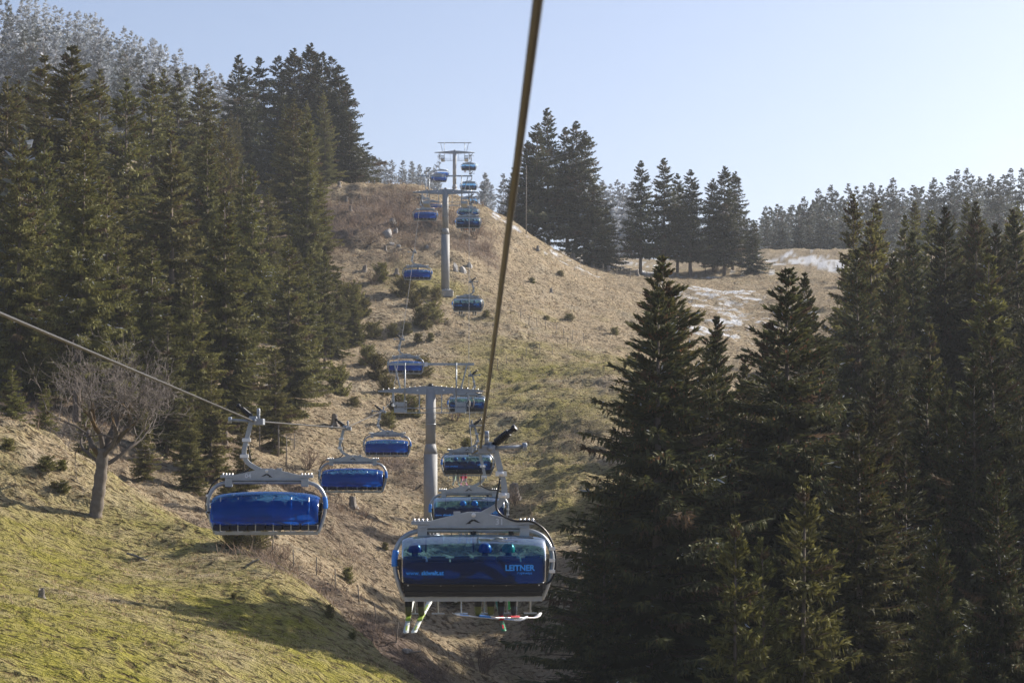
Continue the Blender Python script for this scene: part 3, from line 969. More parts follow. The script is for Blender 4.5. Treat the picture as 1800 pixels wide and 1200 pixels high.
def ski(M4, base, yaw, pitch, length, width, col, col2, name, label, cat, group):
    """curved plank with turned-up ends; base is where the boot stands, in the chair's own frame"""
    n = 18; vs = []; fs = []
    for i in range(n + 1):
        s_ = i / n; y = (s_ - .46) * length
        wv = width / 2 * (1.0 - .28 * math.sin(math.pi * min(1, max(0, s_ * 1.05)))) * (1 if .03 < s_ < .97 else .5)
        z = .10 * max(0, (s_ - .86) / .14) ** 2 + .03 * max(0, (.08 - s_) / .08) ** 2
        for sx, dz in ((-1, 0), (1, 0), (1, .014), (-1, .014)): vs.append((sx * wv, y, z + dz))
    for i in range(n):
        for k in range(4):
            a = i * 4 + k; b = i * 4 + (k + 1) % 4; fs.append((a, b, b + 4, a + 4))
    fs += [(3, 2, 1, 0), (n * 4, n * 4 + 1, n * 4 + 2, n * 4 + 3)]
    o = MB().add(vs, fs, True).build(name, colmat('ski_top', col, .3))
    MB().box((0, -.02, .03), (width * .8, .30, .035)).build('binding', colmat('binding', col2, .4), o)
    MB().box((0, length * .28, .0165), (width * .35, length * .16, .006)).build('graphic', colmat('ski_graphic', col2, .3), o)
    MB().box((0, -length * .3, .0165), (width * .3, length * .12, .006)).build('graphic', colmat('ski_graphic', col2, .3), o)
    o.matrix_world = M4 @ Matrix.Translation(base) @ Matrix.Rotation(yaw, 4, 'Z') @ Matrix.Rotation(pitch, 4, 'X')
    tag(o, label, cat, group)
    return o


c0 = up_chairs[0]
SG = 'skis and board on the nearest chair'
R_ = math.radians
o, M4 = rider(c0, 0, (.02, .03, .10), (.012, .012, .015), (.05, .06, .02), (.01, .02, .16), 'rider in dark clothes with dark blue helmet, left end of the nearest chair')
x0 = -1.17
ski(M4, (x0 - .13, .57, -.475), R_(-4), R_(20), 1.68, .12, (.60, .64, .60), (.30, .42, .06), 'ski', 'white and lime ski, left one under the rider at the left end', 'ski', SG)
ski(M4, (x0 + .13, .57, -.475), R_(-13), R_(20), 1.68, .12, (.66, .70, .66), (.30, .42, .06), 'ski', 'white and lime ski, right one under the rider at the left end', 'ski', SG)
o, M4 = rider(c0, 3, (.05, .06, .10), (.03, .032, .04), (.10, .12, .03), (.03, .10, .35), 'snowboarder in grey trousers with blue helmet in the middle of the nearest chair')
x0 = -1.17 + .468 * 3
ski(M4, (x0 + .05, .58, -.48), R_(-80), R_(-6), 1.55, .27, (.60, .62, .66), (.05, .25, .75), 'snowboard', 'white and blue snowboard hanging sideways under the middle rider', 'snowboard', None)
o, M4 = rider(c0, 4, (.02, .06, .05), (.012, .013, .016), (.02, .03, .05), (.02, .35, .20), 'rider in black trousers with green helmet, right hand side of the nearest chair')
x0 = -1.17 + .468 * 4
ski(M4, (x0 - .13, .57, -.475), R_(3), R_(18), 1.65, .11, (.03, .20, .10), (.60, .03, .06), 'ski', 'black, green and red ski pointing straight ahead under the right rider', 'ski', SG)
ski(M4, (x0 + .14, .57, -.48), R_(-40), R_(-4), 1.65, .11, (.72, .70, .70), (.60, .04, .06), 'ski', 'white and red ski turned sideways under the right rider', 'ski', SG)
for dx, side in ((0, 'left'), (.045, 'right')):
    m = MB(); m.tube([(x0 + dx, .48, .3), (x0 + .02 + dx * .3, .42, -.30)], .010, 6); m.disc((x0 + .02 + dx * .3, .42, -.27), (0, 0, 1), .03, .01)
    o = m.build('ski_pole', colmat('pole', (.03, .45, .15), .3)); o.matrix_world = M4
    tag(o, side + ' green ski pole of the rider with green helmet', 'ski pole', 'ski poles')
c1 = up_chairs[1]
for seat, jk, tr_, lab in ((2, (.1, .1, .12), (.55, .16, .03), 'rider in orange trousers with pale blue helmet on the second right chair'), (3, (.05, .05, .06), (.02, .02, .025), 'rider in black trousers with pale blue helmet on the second right chair')):
    o, M4 = rider(c1, seat, jk, tr_, (.55, .55, .55), (.05, .35, .75), lab)
    for s in (-1, 1):
        ski(M4, (-1.17 + .468 * seat + s * .13, .57, -.475), R_(4 * s), R_(16), 1.6, .11, (.25, .45, .60), (.6, .6, .6), 'ski', ('left' if s < 0 else 'right') + ' pale blue ski of the rider in ' + ('orange' if seat == 2 else 'black') + ' on the second right chair', 'ski', 'skis on the second chair')
for seat, tr_, lab in ((1, (.45, .50, .45), 'rider in pale green-white trousers on the third right chair'), (2, (.60, .03, .07), 'rider in red trousers on the third right chair')):
    o, M4 = rider(up_chairs[2], seat, (.08, .09, .12), tr_, (.5, .5, .5), (.1, .2, .4), lab)
    for s in (-1, 1):
        ski(M4, (-1.17 + .468 * seat + s * .13, .57, -.475), R_(6 * s), R_(16), 1.6, .11, (.3, .45, .3) if seat == 1 else (.6, .1, .2), (.6, .6, .6), 'ski', ('left' if s < 0 else 'right') + (' green' if seat == 1 else ' pink') + ' ski on the third right chair', 'ski', 'skis on the third chair')
for k, lst in ((4, ((1, 'left of two dark riders on the fifth right chair'), (4, 'right of two dark riders on the fifth right chair'))),
               (5, ((1, 'left of three riders on the sixth right chair'), (2, 'middle of three riders on the sixth right chair'), (4, 'right of three riders on the sixth right chair'))),
               (9, ((1, 'left of two riders on the chair beneath the farthest tower'), (3, 'right of two riders on the chair beneath the farthest tower')))):
    for seat, lab in lst:
        tcol = [(.02, .02, .03), (.30, .10, .04), (.05, .05, .08)][(seat + k) % 3]
        rider(up_chairs[k], seat, (.05, .05, .07), tcol, (.4, .4, .4), (.1, .1, .15), lab)


# ------------------------------------------------------------------ spruces
def spruce_mesh(seed, H, R, nw, ns, sl, sw, per=6, cone=0.0, snow=0.0, frost=0.0, bare=.04, col=(.070, .074, .026), round_=False):
    """boughs in whorls up the trunk, each a flat fan of small twig blades, part of them hanging"""
    r = np.random.default_rng(seed)
    tw = bare + (.985 - bare) * np.linspace(0, 1, nw) ** .92
    t = np.repeat(tw, per) + r.normal(0, 1.0 / nw, nw * per)
    az = np.repeat(r.uniform(0, 6.28, nw), per) + np.tile(np.arange(per) * 2 * np.pi / per, nw) + r.normal(0, .22, nw * per)
    keep = r.random(nw * per) > .13
    t, az = np.clip(t[keep], bare, .988), az[keep]; nb = len(t)
    prof = np.sqrt(np.clip(1 - t ** 2.2, 0, 1)) if round_ else (np.clip(1 - t, 0, 1) ** .88) * np.clip((t - bare) / .12 * .4 + .6, 0, 1)
    wh = np.repeat(r.uniform(.72, 1.18, nw), per)[keep]
    lump = wh + .20 * np.sin(az + seed * 1.7) * np.sin(t * 13 + seed) + r.normal(0, .16, nb)
    L = np.clip(R * prof * np.clip(lump, .45, 1.5), .10, None)
    e0 = np.interp(t, [0, .35, .75, 1.0], [-.34, -.16, .22, 1.15]) + r.normal(0, .08, nb)
    if round_: e0 = np.interp(t, [0, 1], [.15, 1.1]) + r.normal(0, .2, nb)
    curve = np.interp(t, [0, .5, 1], [.26, .22, .05])
    n_i = np.maximum(5, (ns * (L / R + .10) * r.uniform(.8, 1.2, nb))).astype(int)
    B = np.repeat(np.arange(nb), n_i); n = len(B)
    s = r.random(n) ** .62
    Lb, azb, tb = L[B], az[B], t[B]
    out = np.stack([np.cos(azb), np.sin(azb), np.zeros(n)], 1); lat = np.stack([-np.sin(azb), np.cos(azb), np.zeros(n)], 1)
    la = r.uniform(-1, 1, n)
    wid = .34 * Lb * np.clip(1.08 - s, 0, 1) * np.clip(s * 3, .25, 1)
    zc = Lb * (e0[B] * s * .9 + curve[B] * s ** 2 - .12 * s)
    pos = out * (Lb * s)[:, None] + lat * (la * wid)[:, None]
    pos[:, 2] = H * tb + zc - .30 * np.abs(la) * wid - .05
    hang = r.random(n) < np.interp(tb, [0, .6, .82, 1], [.48, .36, .0, .0])
    ln = sl * r.uniform(.6, 1.35, n) * np.interp(tb, [0, .9, 1], [1.05, .85, .38])
    d = out * r.uniform(.35, 1.0, (n, 1)) + lat * (np.sign(la) * r.uniform(.2, .9, n))[:, None]
    d[:, 2] += np.interp(tb, [0, .6, 1], [-.30, .0, .75]) + r.normal(0, .22, n)
    dh = out * .25 + lat * r.normal(0, .25, (n, 1)); dh[:, 2] = -1
    d[hang] = dh[hang]
    d /= np.linalg.norm(d, axis=1, keepdims=True)
    wv = np.cross(d, r.normal(0, 1, (n, 3)) + np.array((0, 0, .9))); wv /= np.linalg.norm(wv, axis=1, keepdims=True) + 1e-6
    base = np.array(col)
    k = r.random((n, 1))
    tint = base * (.50 + .85 * k) + np.array((.03, .02, .0)) * (r.random((n, 1)) < .18)
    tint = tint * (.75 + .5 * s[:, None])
    dead = (r.random(nb) < .06)[B]
    tint[dead] = np.array((.11, .075, .045)) * (.6 + .6 * k[dead])
    if cone:
        isc = (r.random(n) < cone * np.clip((tb - .35) * 2.2, 0, 1)) & (s > .5)
        tint[isc] = np.array((.16, .085, .045)) * r.uniform(.7, 1.3, (isc.sum(), 1)); d[isc] = np.array((0, 0, -1.0)) + r.normal(0, .1, (isc.sum(), 3)); ln[isc] *= .45
        wv[isc] *= 1.0
    if snow:
        sb_ = np.where(r.random(nb) < .16, snow * 5, snow * .25)[B]
        isn = (r.random(n) < sb_) & (~hang)
        tint[isn] = np.array((.55, .58, .64)) * r.uniform(.6, 1.1, (isn.sum(), 1))
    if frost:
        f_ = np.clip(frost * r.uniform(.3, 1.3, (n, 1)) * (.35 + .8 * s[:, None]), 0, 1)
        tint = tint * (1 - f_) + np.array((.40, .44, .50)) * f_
    V, Fq, T = kites(pos, d * ln[:, None], wv * (sw * r.uniform(.7, 1.3, n))[:, None], tint)
    # wood of each bough, a thin long blade
    rb = np.zeros((nb, 3)); rb[:, 2] = H * t
    db = np.stack([np.cos(az) * L, np.sin(az) * L, L * (e0 * .9 + curve - .12)], 1)
    wb = np.zeros((nb, 3)); wb[:, 2] = .012 + .010 * L
    V2, F2, T2 = kites(rb, db * .92, wb, np.tile(np.array((.06, .045, .03)), (nb, 1)), np.stack([np.zeros(nb), np.zeros(nb), -.06 * L], 1))
    # pointed leader, and darker coarse inner sprays added to block light through the core
    nl_ = 5; la_ = r.uniform(0, 6.28, nl_)
    V3, F3, T3 = kites(np.tile(np.array((0, 0, H * .955)), (nl_, 1)), np.stack([np.cos(la_) * .01 * H * .2, np.sin(la_) * .01 * H * .2, np.full(nl_, H * .045)], 1), np.stack([np.cos(la_), np.sin(la_), np.zeros(nl_)], 1) * (.0016 * H + .01), np.tile(base, (nl_, 1)))
    nc_ = 0 if round_ else int(n * .07)
    low_ = np.nonzero((tb < .80) & (Lb > R * .2))[0]
    pick = low_[r.integers(0, len(low_), max(nc_, 1))]; inner = s[pick] * .35
    pc = out[pick] * (Lb[pick] * inner)[:, None]; pc[:, 2] = H * tb[pick] + Lb[pick] * e0[B[pick]] * inner - .05
    dc = out[pick] * .8 + lat[pick] * r.normal(0, .7, (len(pick), 1)); dc[:, 2] += -.35
    wc = np.cross(dc, r.normal(0, 1, dc.shape)); wc /= np.linalg.norm(wc, axis=1, keepdims=True) + 1e-6
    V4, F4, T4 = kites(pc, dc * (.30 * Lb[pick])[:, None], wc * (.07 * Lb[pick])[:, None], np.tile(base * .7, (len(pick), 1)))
    parts_ = [(V, Fq, T), (V2, F2, T2), (V3, F3, T3)] + ([(V4, F4, T4)] if nc_ else [])
    V, Fq, T = merge(parts_)
    return np_mesh('crown', V, Fq, M['needle'], T)


def trunk_mesh(H, r0):
    path = [(0, 0, -1.2), (0, 0, 0), (.03, .02, H * .3), (-.02, .03, H * .6), (0, 0, H * .97)]
    return MB().tube(path, [r0 * 1.35, r0 * 1.1, r0 * .8, r0 * .45, .02], 9).mesh('trunk', M['bark'])


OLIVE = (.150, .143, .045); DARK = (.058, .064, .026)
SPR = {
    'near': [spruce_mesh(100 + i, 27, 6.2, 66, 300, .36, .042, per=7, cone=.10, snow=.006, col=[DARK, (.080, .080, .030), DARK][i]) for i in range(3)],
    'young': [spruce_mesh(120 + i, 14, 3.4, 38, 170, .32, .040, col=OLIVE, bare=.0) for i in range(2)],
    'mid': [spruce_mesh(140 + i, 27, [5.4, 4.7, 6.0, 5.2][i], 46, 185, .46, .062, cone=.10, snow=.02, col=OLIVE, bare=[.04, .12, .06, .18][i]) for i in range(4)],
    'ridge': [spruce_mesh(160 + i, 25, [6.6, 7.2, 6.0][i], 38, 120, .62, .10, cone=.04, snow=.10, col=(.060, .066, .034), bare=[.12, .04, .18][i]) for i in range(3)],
    'far': [spruce_mesh(180 + i, 25, [6.2, 7.0, 5.8][i], 28, 36, .95, .20, snow=.10, frost=.22, col=(.06, .068, .044), bare=.06) for i in range(3)],  # frost tint here also paints in part of the distance haze
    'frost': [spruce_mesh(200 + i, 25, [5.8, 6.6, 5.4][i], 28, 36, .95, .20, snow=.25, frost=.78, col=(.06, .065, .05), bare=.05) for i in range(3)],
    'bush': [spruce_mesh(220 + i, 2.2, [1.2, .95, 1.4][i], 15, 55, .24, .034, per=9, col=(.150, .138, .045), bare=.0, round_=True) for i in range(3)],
}
SPH = {'near': 27, 'young': 14, 'mid': 27, 'ridge': 25, 'far': 25, 'frost': 25, 'bush': 2.2}
TRK = {k: trunk_mesh(h, h * .0125) for k, h in SPH.items()}
TREES = []; SPEC = []; CELL = {}
def free(x, y, d2):
    i, j = int(x // 4), int(y // 4)
    return not any((x - a) ** 2 + (y - b) ** 2 < d2 for p in (i - 1, i, i + 1) for q_ in (j - 1, j, j + 1) for a, b in CELL.get((p, q_), ()))


def plant(kind, x, y, top=None, height=None, wide=1.0, label='', group=None, name='spruce_tree', cat='tree', var=None, fill=False):
    z = gz(x, y)
    h = height if height is not None else top - z
    TREES.append((x, y, h)); CELL.setdefault((int(x // 4), int(y // 4)), []).append((x, y))
    SPEC.append(dict(kind=kind, x=x, y=y, z=z, h=h, wide=wide, label=label, group=group, name=name, cat=cat, fill=fill,
                     var=random.randrange(len(SPR[kind])) if var is None else var % len(SPR[kind]), rz=random.uniform(0, 6.28), k=random.uniform(.94, 1.06), lx=random.gauss(0, .012), ly=random.gauss(0, .012)))


def set_tree(t_):
    s_ = t_['h'] / SPH[t_['kind']]
    root = empty(t_['name'], (t_['x'], t_['y'], t_['z'] - .05))
    root.rotation_euler = (t_['lx'], t_['ly'], t_['rz'])
    sw = s_ * t_['wide'] * t_['k']
    root.scale = (sw, sw, s_)
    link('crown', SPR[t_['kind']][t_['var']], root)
    link('trunk', TRK[t_['kind']], root)
    tag(root, t_['label'], t_['cat'], t_['group'])


def tip(kind, px, py, D, label, group=None, wide=1.0, **kw):
    q = at(px, py, D)
    return plant(kind, q[0], q[1], top=q[2], wide=wide, label=label, group=group, **kw)


# the dark wood in front on the right
G = 'tall dark spruces in the right foreground'
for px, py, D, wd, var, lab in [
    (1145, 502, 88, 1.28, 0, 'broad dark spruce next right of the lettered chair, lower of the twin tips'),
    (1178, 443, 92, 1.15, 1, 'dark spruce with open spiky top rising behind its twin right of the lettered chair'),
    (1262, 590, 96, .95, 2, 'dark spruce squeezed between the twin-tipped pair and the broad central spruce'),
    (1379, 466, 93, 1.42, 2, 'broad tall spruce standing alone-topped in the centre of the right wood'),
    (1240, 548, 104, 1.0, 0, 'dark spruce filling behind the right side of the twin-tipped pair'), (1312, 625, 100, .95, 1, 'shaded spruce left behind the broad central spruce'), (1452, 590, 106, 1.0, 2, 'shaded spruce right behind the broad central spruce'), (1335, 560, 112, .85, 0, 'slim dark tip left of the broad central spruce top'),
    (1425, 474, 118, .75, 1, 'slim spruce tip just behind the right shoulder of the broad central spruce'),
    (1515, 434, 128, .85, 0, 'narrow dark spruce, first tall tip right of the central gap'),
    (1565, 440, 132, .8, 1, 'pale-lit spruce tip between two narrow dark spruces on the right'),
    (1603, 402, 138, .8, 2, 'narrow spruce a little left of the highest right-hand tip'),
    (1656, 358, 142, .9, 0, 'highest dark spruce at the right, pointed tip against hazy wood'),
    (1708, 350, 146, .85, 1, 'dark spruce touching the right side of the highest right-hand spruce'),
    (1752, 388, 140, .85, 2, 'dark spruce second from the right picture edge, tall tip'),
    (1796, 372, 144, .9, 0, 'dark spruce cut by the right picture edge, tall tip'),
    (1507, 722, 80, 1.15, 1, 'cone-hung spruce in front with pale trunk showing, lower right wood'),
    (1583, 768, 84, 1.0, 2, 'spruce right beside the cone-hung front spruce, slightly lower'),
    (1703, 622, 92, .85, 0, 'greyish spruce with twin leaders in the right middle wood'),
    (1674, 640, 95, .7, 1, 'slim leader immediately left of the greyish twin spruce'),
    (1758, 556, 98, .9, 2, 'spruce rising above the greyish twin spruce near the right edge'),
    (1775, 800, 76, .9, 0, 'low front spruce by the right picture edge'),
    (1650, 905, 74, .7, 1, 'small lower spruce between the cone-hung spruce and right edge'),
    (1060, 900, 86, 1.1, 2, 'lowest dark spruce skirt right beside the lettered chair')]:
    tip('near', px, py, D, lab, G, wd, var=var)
for px, py, D, wd, lab in [(1403, 828, 74, .95, 'young spruce with light tips in front of the broad central spruce'), (1289, 898, 71, .8, 'young slender spruce in front, leftmost low tip of the right wood'), (1353, 938, 73, .8, 'short young spruce between two taller young ones in front')]:
    tip('young', px, py, D, lab, 'young spruces at the front of the right wood', wd, height=None)
# trees right of the frame that throw their shade over the wood
for x, y, h in [(28, 70, 24), (36, 84, 27), (34, 100, 28), (30, 58, 22), (44, 112, 28), (47, 130, 28), (22, 62, 20)]:
    plant('near', x, y, height=h, wide=1.1, label='dark spruce at the edge of the right foreground wood', group='spruces beside the right edge')
for k in range(46):                                                      # wood closing the gaps behind them
    for _ in range(30):
        y = random.uniform(118, 235); x = random.uniform(.125, .285) * y + (8 if y < 150 else 0)
        px = 900 + x / y * F
        if px < 1440 + (y - 120) * .9: continue
        if free(x, y, 14): break
    else: continue
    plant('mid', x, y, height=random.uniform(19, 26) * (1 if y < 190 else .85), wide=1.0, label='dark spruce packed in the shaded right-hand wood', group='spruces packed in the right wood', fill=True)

for k in range(40):
    for _ in range(30):
        y = random.uniform(97, 124); px = random.uniform(1040, 1800); x = (px - 900) / F * y
        if free(x, y, 9): break
    else: continue
    py = np.interp(px, [1040, 1150, 1260, 1380, 1460, 1520, 1800], [900, 700, 720, 640, 640, 560, 520]) + random.uniform(20, 200)
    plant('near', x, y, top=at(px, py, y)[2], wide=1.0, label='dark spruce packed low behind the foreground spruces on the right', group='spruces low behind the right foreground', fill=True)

# the wood on the left
G = 'olive spruces of the left wood'
for px, py, D, wd, lab in [
    (110, 77, 172, 1.35, 'tallest broad spruce at the far left, ragged brown top'), (86, 95, 185, 1.0, 'spruce tip just left of the tallest broad left spruce'),
    (10, 130, 176, 1.0, 'spruce cut by the left picture edge'), (36, 135, 190, .9, 'second spruce tip from the left picture edge'),
    (173, 117, 215, 1.0, 'dark spruce right behind the tallest broad left spruce'), (224, 133, 186, 1.05, 'slim olive spruce right of the tallest left one'),
    (271, 128, 222, 1.0, 'spruce with brown upper boughs, left centre of the wood'), (290, 120, 240, .95, 'pointed spruce tip beside the brown-boughed one'),
    (318, 121, 250, 1.0, 'even dark spruce tip in the left wood skyline middle'), (352, 117, 262, 1.0, 'spruce tip under the frosted mountain foot'),
    (374, 140, 255, 1.0, 'shorter tip right of the spruce under the mountain foot'), (306, 224, 172, 1.0, 'olive spruce with bare lower trunk in mid left wood'),
    (364, 205, 200, .95, 'grey-green spruce standing over the left inner slope'), (187, 299, 165, .85, 'lower spruce left of the bare-trunked one'),
    (397, 336, 156, 1.0, 'bushy yellowish spruce in front, centre of left wood'), (420, 285, 205, 1.0, 'round-shouldered spruce behind the yellowish one'),
    (513, 173, 262, 1.05, 'tall grey spruce below the skyline group'), (470, 330, 225, 1.0, 'dark spruce behind the grass bench'),
    (560, 300, 240, 1.15, 'dark broad spruce at the right rim of the wood'), (540, 265, 268, 1.1, 'spruce leaning on the skyline group from below'),
    (509, 411, 176, .95, 'olive spruce at the wood edge, left of a close pair'), (541, 436, 190, .8, 'slim spruce, right one of the close edge pair'),
    (572, 440, 205, .85, 'spruce behind the close edge pair to its right'), (620, 492, 222, .9, 'lower rounded spruce at the right edge of the wood'),
    (590, 470, 214, .8, 'spruce joining the rounded edge spruce on its left'), (270, 420, 150, 1.0, 'olive spruce above the bare maple crown'),
    (205, 400, 147, 1.05, 'broad olive spruce left above the bare maple'), (140, 380, 150, 1.0, 'spruce rising behind the bare maple, left part'),
    (60, 330, 152, 1.1, 'dark spruce low at the left picture edge'), (340, 470, 150, .9, 'spruce above the nearest empty chair hanger'),
    (295, 540, 140, 1.0, 'low olive spruce right of the bare maple'), (372, 628, 138, .95, 'low spruce just left of the empty chair hanger arm'),
    (485, 600, 162, .9, 'small spruce at the slope edge, above the rope'), (80, 672, 118, .8, 'small spruce left behind the bare maple'),
    (430, 735, 131, 1.0, 'low bushy spruce behind the nearest empty chair frame'), (335, 705, 131, 1.0, 'low spruce in the shade right of the maple'), (255, 715, 128, .9, 'low dark spruce directly behind the maple trunk'), (398, 812, 126, 1.1, 'lowest spruce left of the nearest empty chair'), (20, 640, 122, 1.1, 'low dark spruce at the left edge above the knoll'), (150, 700, 124, 1.0, 'low spruce behind the left side of the maple'),
    (420, 480, 168, .9, 'young olive spruce between yellowish spruce and edge pair')]:
    tip('young' if py > 455 else 'mid', px, py, D, lab, G, wd * (1.2 if py > 455 else random.uniform(1.1, 1.4)))
G = 'dark spruces of the left skyline group'
for i, (px, py, D) in enumerate([(420, 96, 318), (441, 119, 322), (457, 98, 330), (488, 96, 332), (523, 84, 334), (543, 75, 338), (568, 89, 336), (581, 98, 332), (597, 112, 330), (609, 142, 326), (617, 200, 322), (505, 110, 345), (556, 95, 346)]):
    tip('ridge', px, py, D, 'dark spruce, number %s from the left in the high skyline group on the left' % ['one', 'two', 'three', 'four', 'six', 'seven', 'nine', 'ten', 'eleven', 'twelve', 'thirteen', 'five', 'eight'][i], G, 1.1)
for k in range(62):
    for _ in range(40):
        y = random.uniform(140, 330); px = random.uniform(-60, 600); x = (px - 900) / F * y
        lim = np.interp(y, [135, 165, 200, 225, 262, 300, 330], [330, 440, 520, 560, 500, 560, 600])
        if px > lim: continue
        if 235 < y < 275 and 400 < px < 520: continue
        if free(x, y, 13): break
    else: continue
    dep = y * CP; hh = random.uniform(10, 25)
    lm = np.interp(px, [0, 60, 110, 175, 300, 400, 440, 540, 600], [150, 150, 110, 160, 150, 170, 140, 110, 150]) + random.uniform(12, 90)
    hh = min(hh, at(px, lm, y)[2] - gz(x, y))
    if hh < 8: continue
    plant('mid', x, y, height=hh, label='olive spruce packed inside the left-hand wood', group='spruces packed in the left wood', fill=True)

for k in range(14):
    px = random.uniform(-50, 190); y = random.uniform(285, 345); x = (px - 900) / F * y
    hh = at(px, random.uniform(120, 165), y)[2] - gz(x, y)
    if hh > 7: plant('mid', x, y, height=min(hh, 26), wide=1.2, label='olive spruce high behind the left-hand wood, below the mountain', group='spruces high behind the left wood', fill=True)

# groups on the ridge
G = 'dark snow-dusted spruces on the ridge'
for px, py, D, lab in [(964, 188, 335, 'highest spruce of the ridge group beside the overhead rope'), (942, 214, 330, 'spruce left of the highest ridge spruce'), (923, 246, 333, 'leftmost spruce of the ridge group, behind the rope'),
                       (997, 222, 342, 'spruce directly right of the highest ridge spruce'), (1011, 212, 337, 'second highest spruce of the first ridge group'), (1028, 228, 332, 'right shoulder spruce of the first ridge group'),
                       (1047, 322, 328, 'low spruce at the right foot of the first ridge group'), (1062, 350, 332, 'lowest spruce right of the first ridge group'), (905, 300, 340, 'low spruce at the left foot of the first ridge group'),
                       (1125, 281, 334, 'left spruce of the middle ridge group'), (1166, 277, 338, 'highest spruce of the middle ridge group'), (1190, 304, 342, 'third spruce of the middle ridge group'), (1212, 297, 335, 'right spruce of the middle ridge group'),
                       (1272, 291, 338, 'highest spruce of the right ridge group'), (1253, 313, 342, 'left spruce of the right ridge group'), (1287, 300, 344, 'spruce leaning behind the highest of the right ridge group'), (1322, 385, 336, 'low spruce at the right end of the ridge groups')]:
    tip('ridge', px, py, D, lab, G, 1.2)

# hazy wood far right and frosted trees behind the crest
pts = [(1345, 362), (1366, 358), (1390, 372), (1411, 345), (1440, 331), (1461, 325), (1491, 322), (1521, 326), (1532, 321), (1571, 312), (1586, 330), (1611, 331), (1641, 312), (1656, 320), (1683, 297), (1700, 295), (1723, 310), (1741, 305), (1776, 295), (1796, 295)]
for i, (px, py) in enumerate(pts):
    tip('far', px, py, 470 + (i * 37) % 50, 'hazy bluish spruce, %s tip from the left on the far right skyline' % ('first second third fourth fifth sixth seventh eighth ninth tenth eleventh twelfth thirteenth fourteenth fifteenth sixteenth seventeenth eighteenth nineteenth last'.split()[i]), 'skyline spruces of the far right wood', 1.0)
for k in range(330):
    px = random.uniform(1325, 1830); y = random.uniform(405, 480) if px < 1560 or random.random() < .5 else random.uniform(315, 405)
    x = (px - 900) / F * y
    if not free(x, y, 8): continue
    z = gz(x, y); ytop = np.interp(px, [1335, 1450, 1600, 1800], [378, 350, 338, 315]) + random.uniform(0, 55) + (40 if y < 405 else 0)
    hgt = at(px, ytop, y)[2] - z
    if hgt < 7: continue
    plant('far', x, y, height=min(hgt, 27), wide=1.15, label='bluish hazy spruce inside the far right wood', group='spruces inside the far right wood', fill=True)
for k in range(170):
    px = random.uniform(1325, 1840); D = random.uniform(480, 600); x = (px - 900) / F * D
    if not free(x, D, 6): continue
    py = np.interp(px, [1325, 1345, 1411, 1491, 1571, 1683, 1800], [375, 362, 347, 325, 318, 302, 296]) + random.uniform(2, 26)
    h = at(px, py, D)[2] - gz(x, D)
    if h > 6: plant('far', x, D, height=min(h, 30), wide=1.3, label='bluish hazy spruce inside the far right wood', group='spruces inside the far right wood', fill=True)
for k in range(75):
    px = random.choice([random.uniform(625, 775), random.uniform(625, 775), random.uniform(820, 910), random.uniform(1020, 1110), random.uniform(1190, 1345)])
    D = random.uniform(470, 640)
    py = np.interp(px, [625, 680, 760, 850, 900, 1070, 1220, 1340], [265, 272, 290, 300, 300, 305, 325, 372]) + random.uniform(-3, 28)
    q = at(px, py, D); h = q[2] - gz(q[0], q[1])
    if h < 6 or h > 34: h = min(max(h, 12), 30)
    plant('frost', q[0], q[1], height=h, label='white-frosted spruce behind the crest of the hill', group='frosted spruces behind the crest', fill=True)
nf = 0
for k in range(4000):
    D = random.uniform(400, 940); px = random.uniform(-40, 640 if D > 470 else 330)
    x = (px - 900) / F * D
    if not free(x, D, 11): continue
    z = gz(x, D)
    g_py = 600 - ((-D * SP + z * CP) / (D * CP + z * SP)) * F
    lim = np.interp(px, [0, 230, 330, 420, 640], [-30, 18, 62, 112, 275]) + random.uniform(0, 18) + (35 if D < 420 else 0)
    h = random.uniform(16, 24)
    tp = g_py - h * F / D
    if tp < lim - 12: h -= (lim - 12 - tp) * D / F
    if h < 9: continue
    plant('frost' if random.random() < (.95 if D > 480 else .8) else 'far', x, D, height=h, wide=1.05, label='grey frosted spruce on the steep mountainside at upper left', group='frosted spruces on the mountainside', fill=True)
    nf += 1
    if nf >= 900: break

# nearest first: what a tree shows past those in front of it; hidden ones are left out, the smallest of the rest join one far wood
W4, H4 = 360, 240
cov = np.zeros((H4, W4), bool)
SPEC.sort(key=lambda t_: t_['y'])
for t_ in SPEC:
    def pr(z):
        dep = t_['y'] * CP + z * SP
        return 900 + t_['x'] / dep * F, 600 - (-t_['y'] * SP + z * CP) / dep * F, dep
    cx, y1, dep = pr(t_['z'] + t_['h']); _, y0, _ = pr(t_['z'])
    rad = t_['h'] * .19 * t_['wide'] * F / dep
    r0, r1 = int(max(0, y1 / 5)), int(min(H4, y0 / 5))
    n_ = 0
    for r in range(r0, r1):
        hw = rad * (r * 5 - y1) / max(1, y0 - y1) / 5
        a_, b_ = int(max(0, cx / 5 - hw)), int(min(W4, cx / 5 + hw + 1))
        if b_ > a_:
            n_ += int((~cov[r, a_:b_]).sum()); cov[r, a_:b_] = True
    t_['seen'] = n_
fills = sorted([t_ for t_ in SPEC if t_['fill'] and t_['seen'] >= 4], key=lambda t_: -t_['seen'])
heroes = [t_ for t_ in SPEC if not t_['fill']]
single = heroes + fills[:max(0, 296 - len(heroes))]
for t_ in single: set_tree(t_)
rest = fills[max(0, 296 - len(heroes)):]
LOW = {'frost': [spruce_mesh(300 + i, 25, 5.0, 17, 8, 1.35, .34, per=5, snow=.25, frost=.78, col=(.06, .065, .05), bare=.04) for i in range(2)],
       'far': [spruce_mesh(310 + i, 25, 5.0, 17, 8, 1.35, .34, per=5, snow=.08, frost=.2, col=(.06, .068, .044), bare=.04) for i in range(2)]}  # far variant: frost tint doubles as painted haze
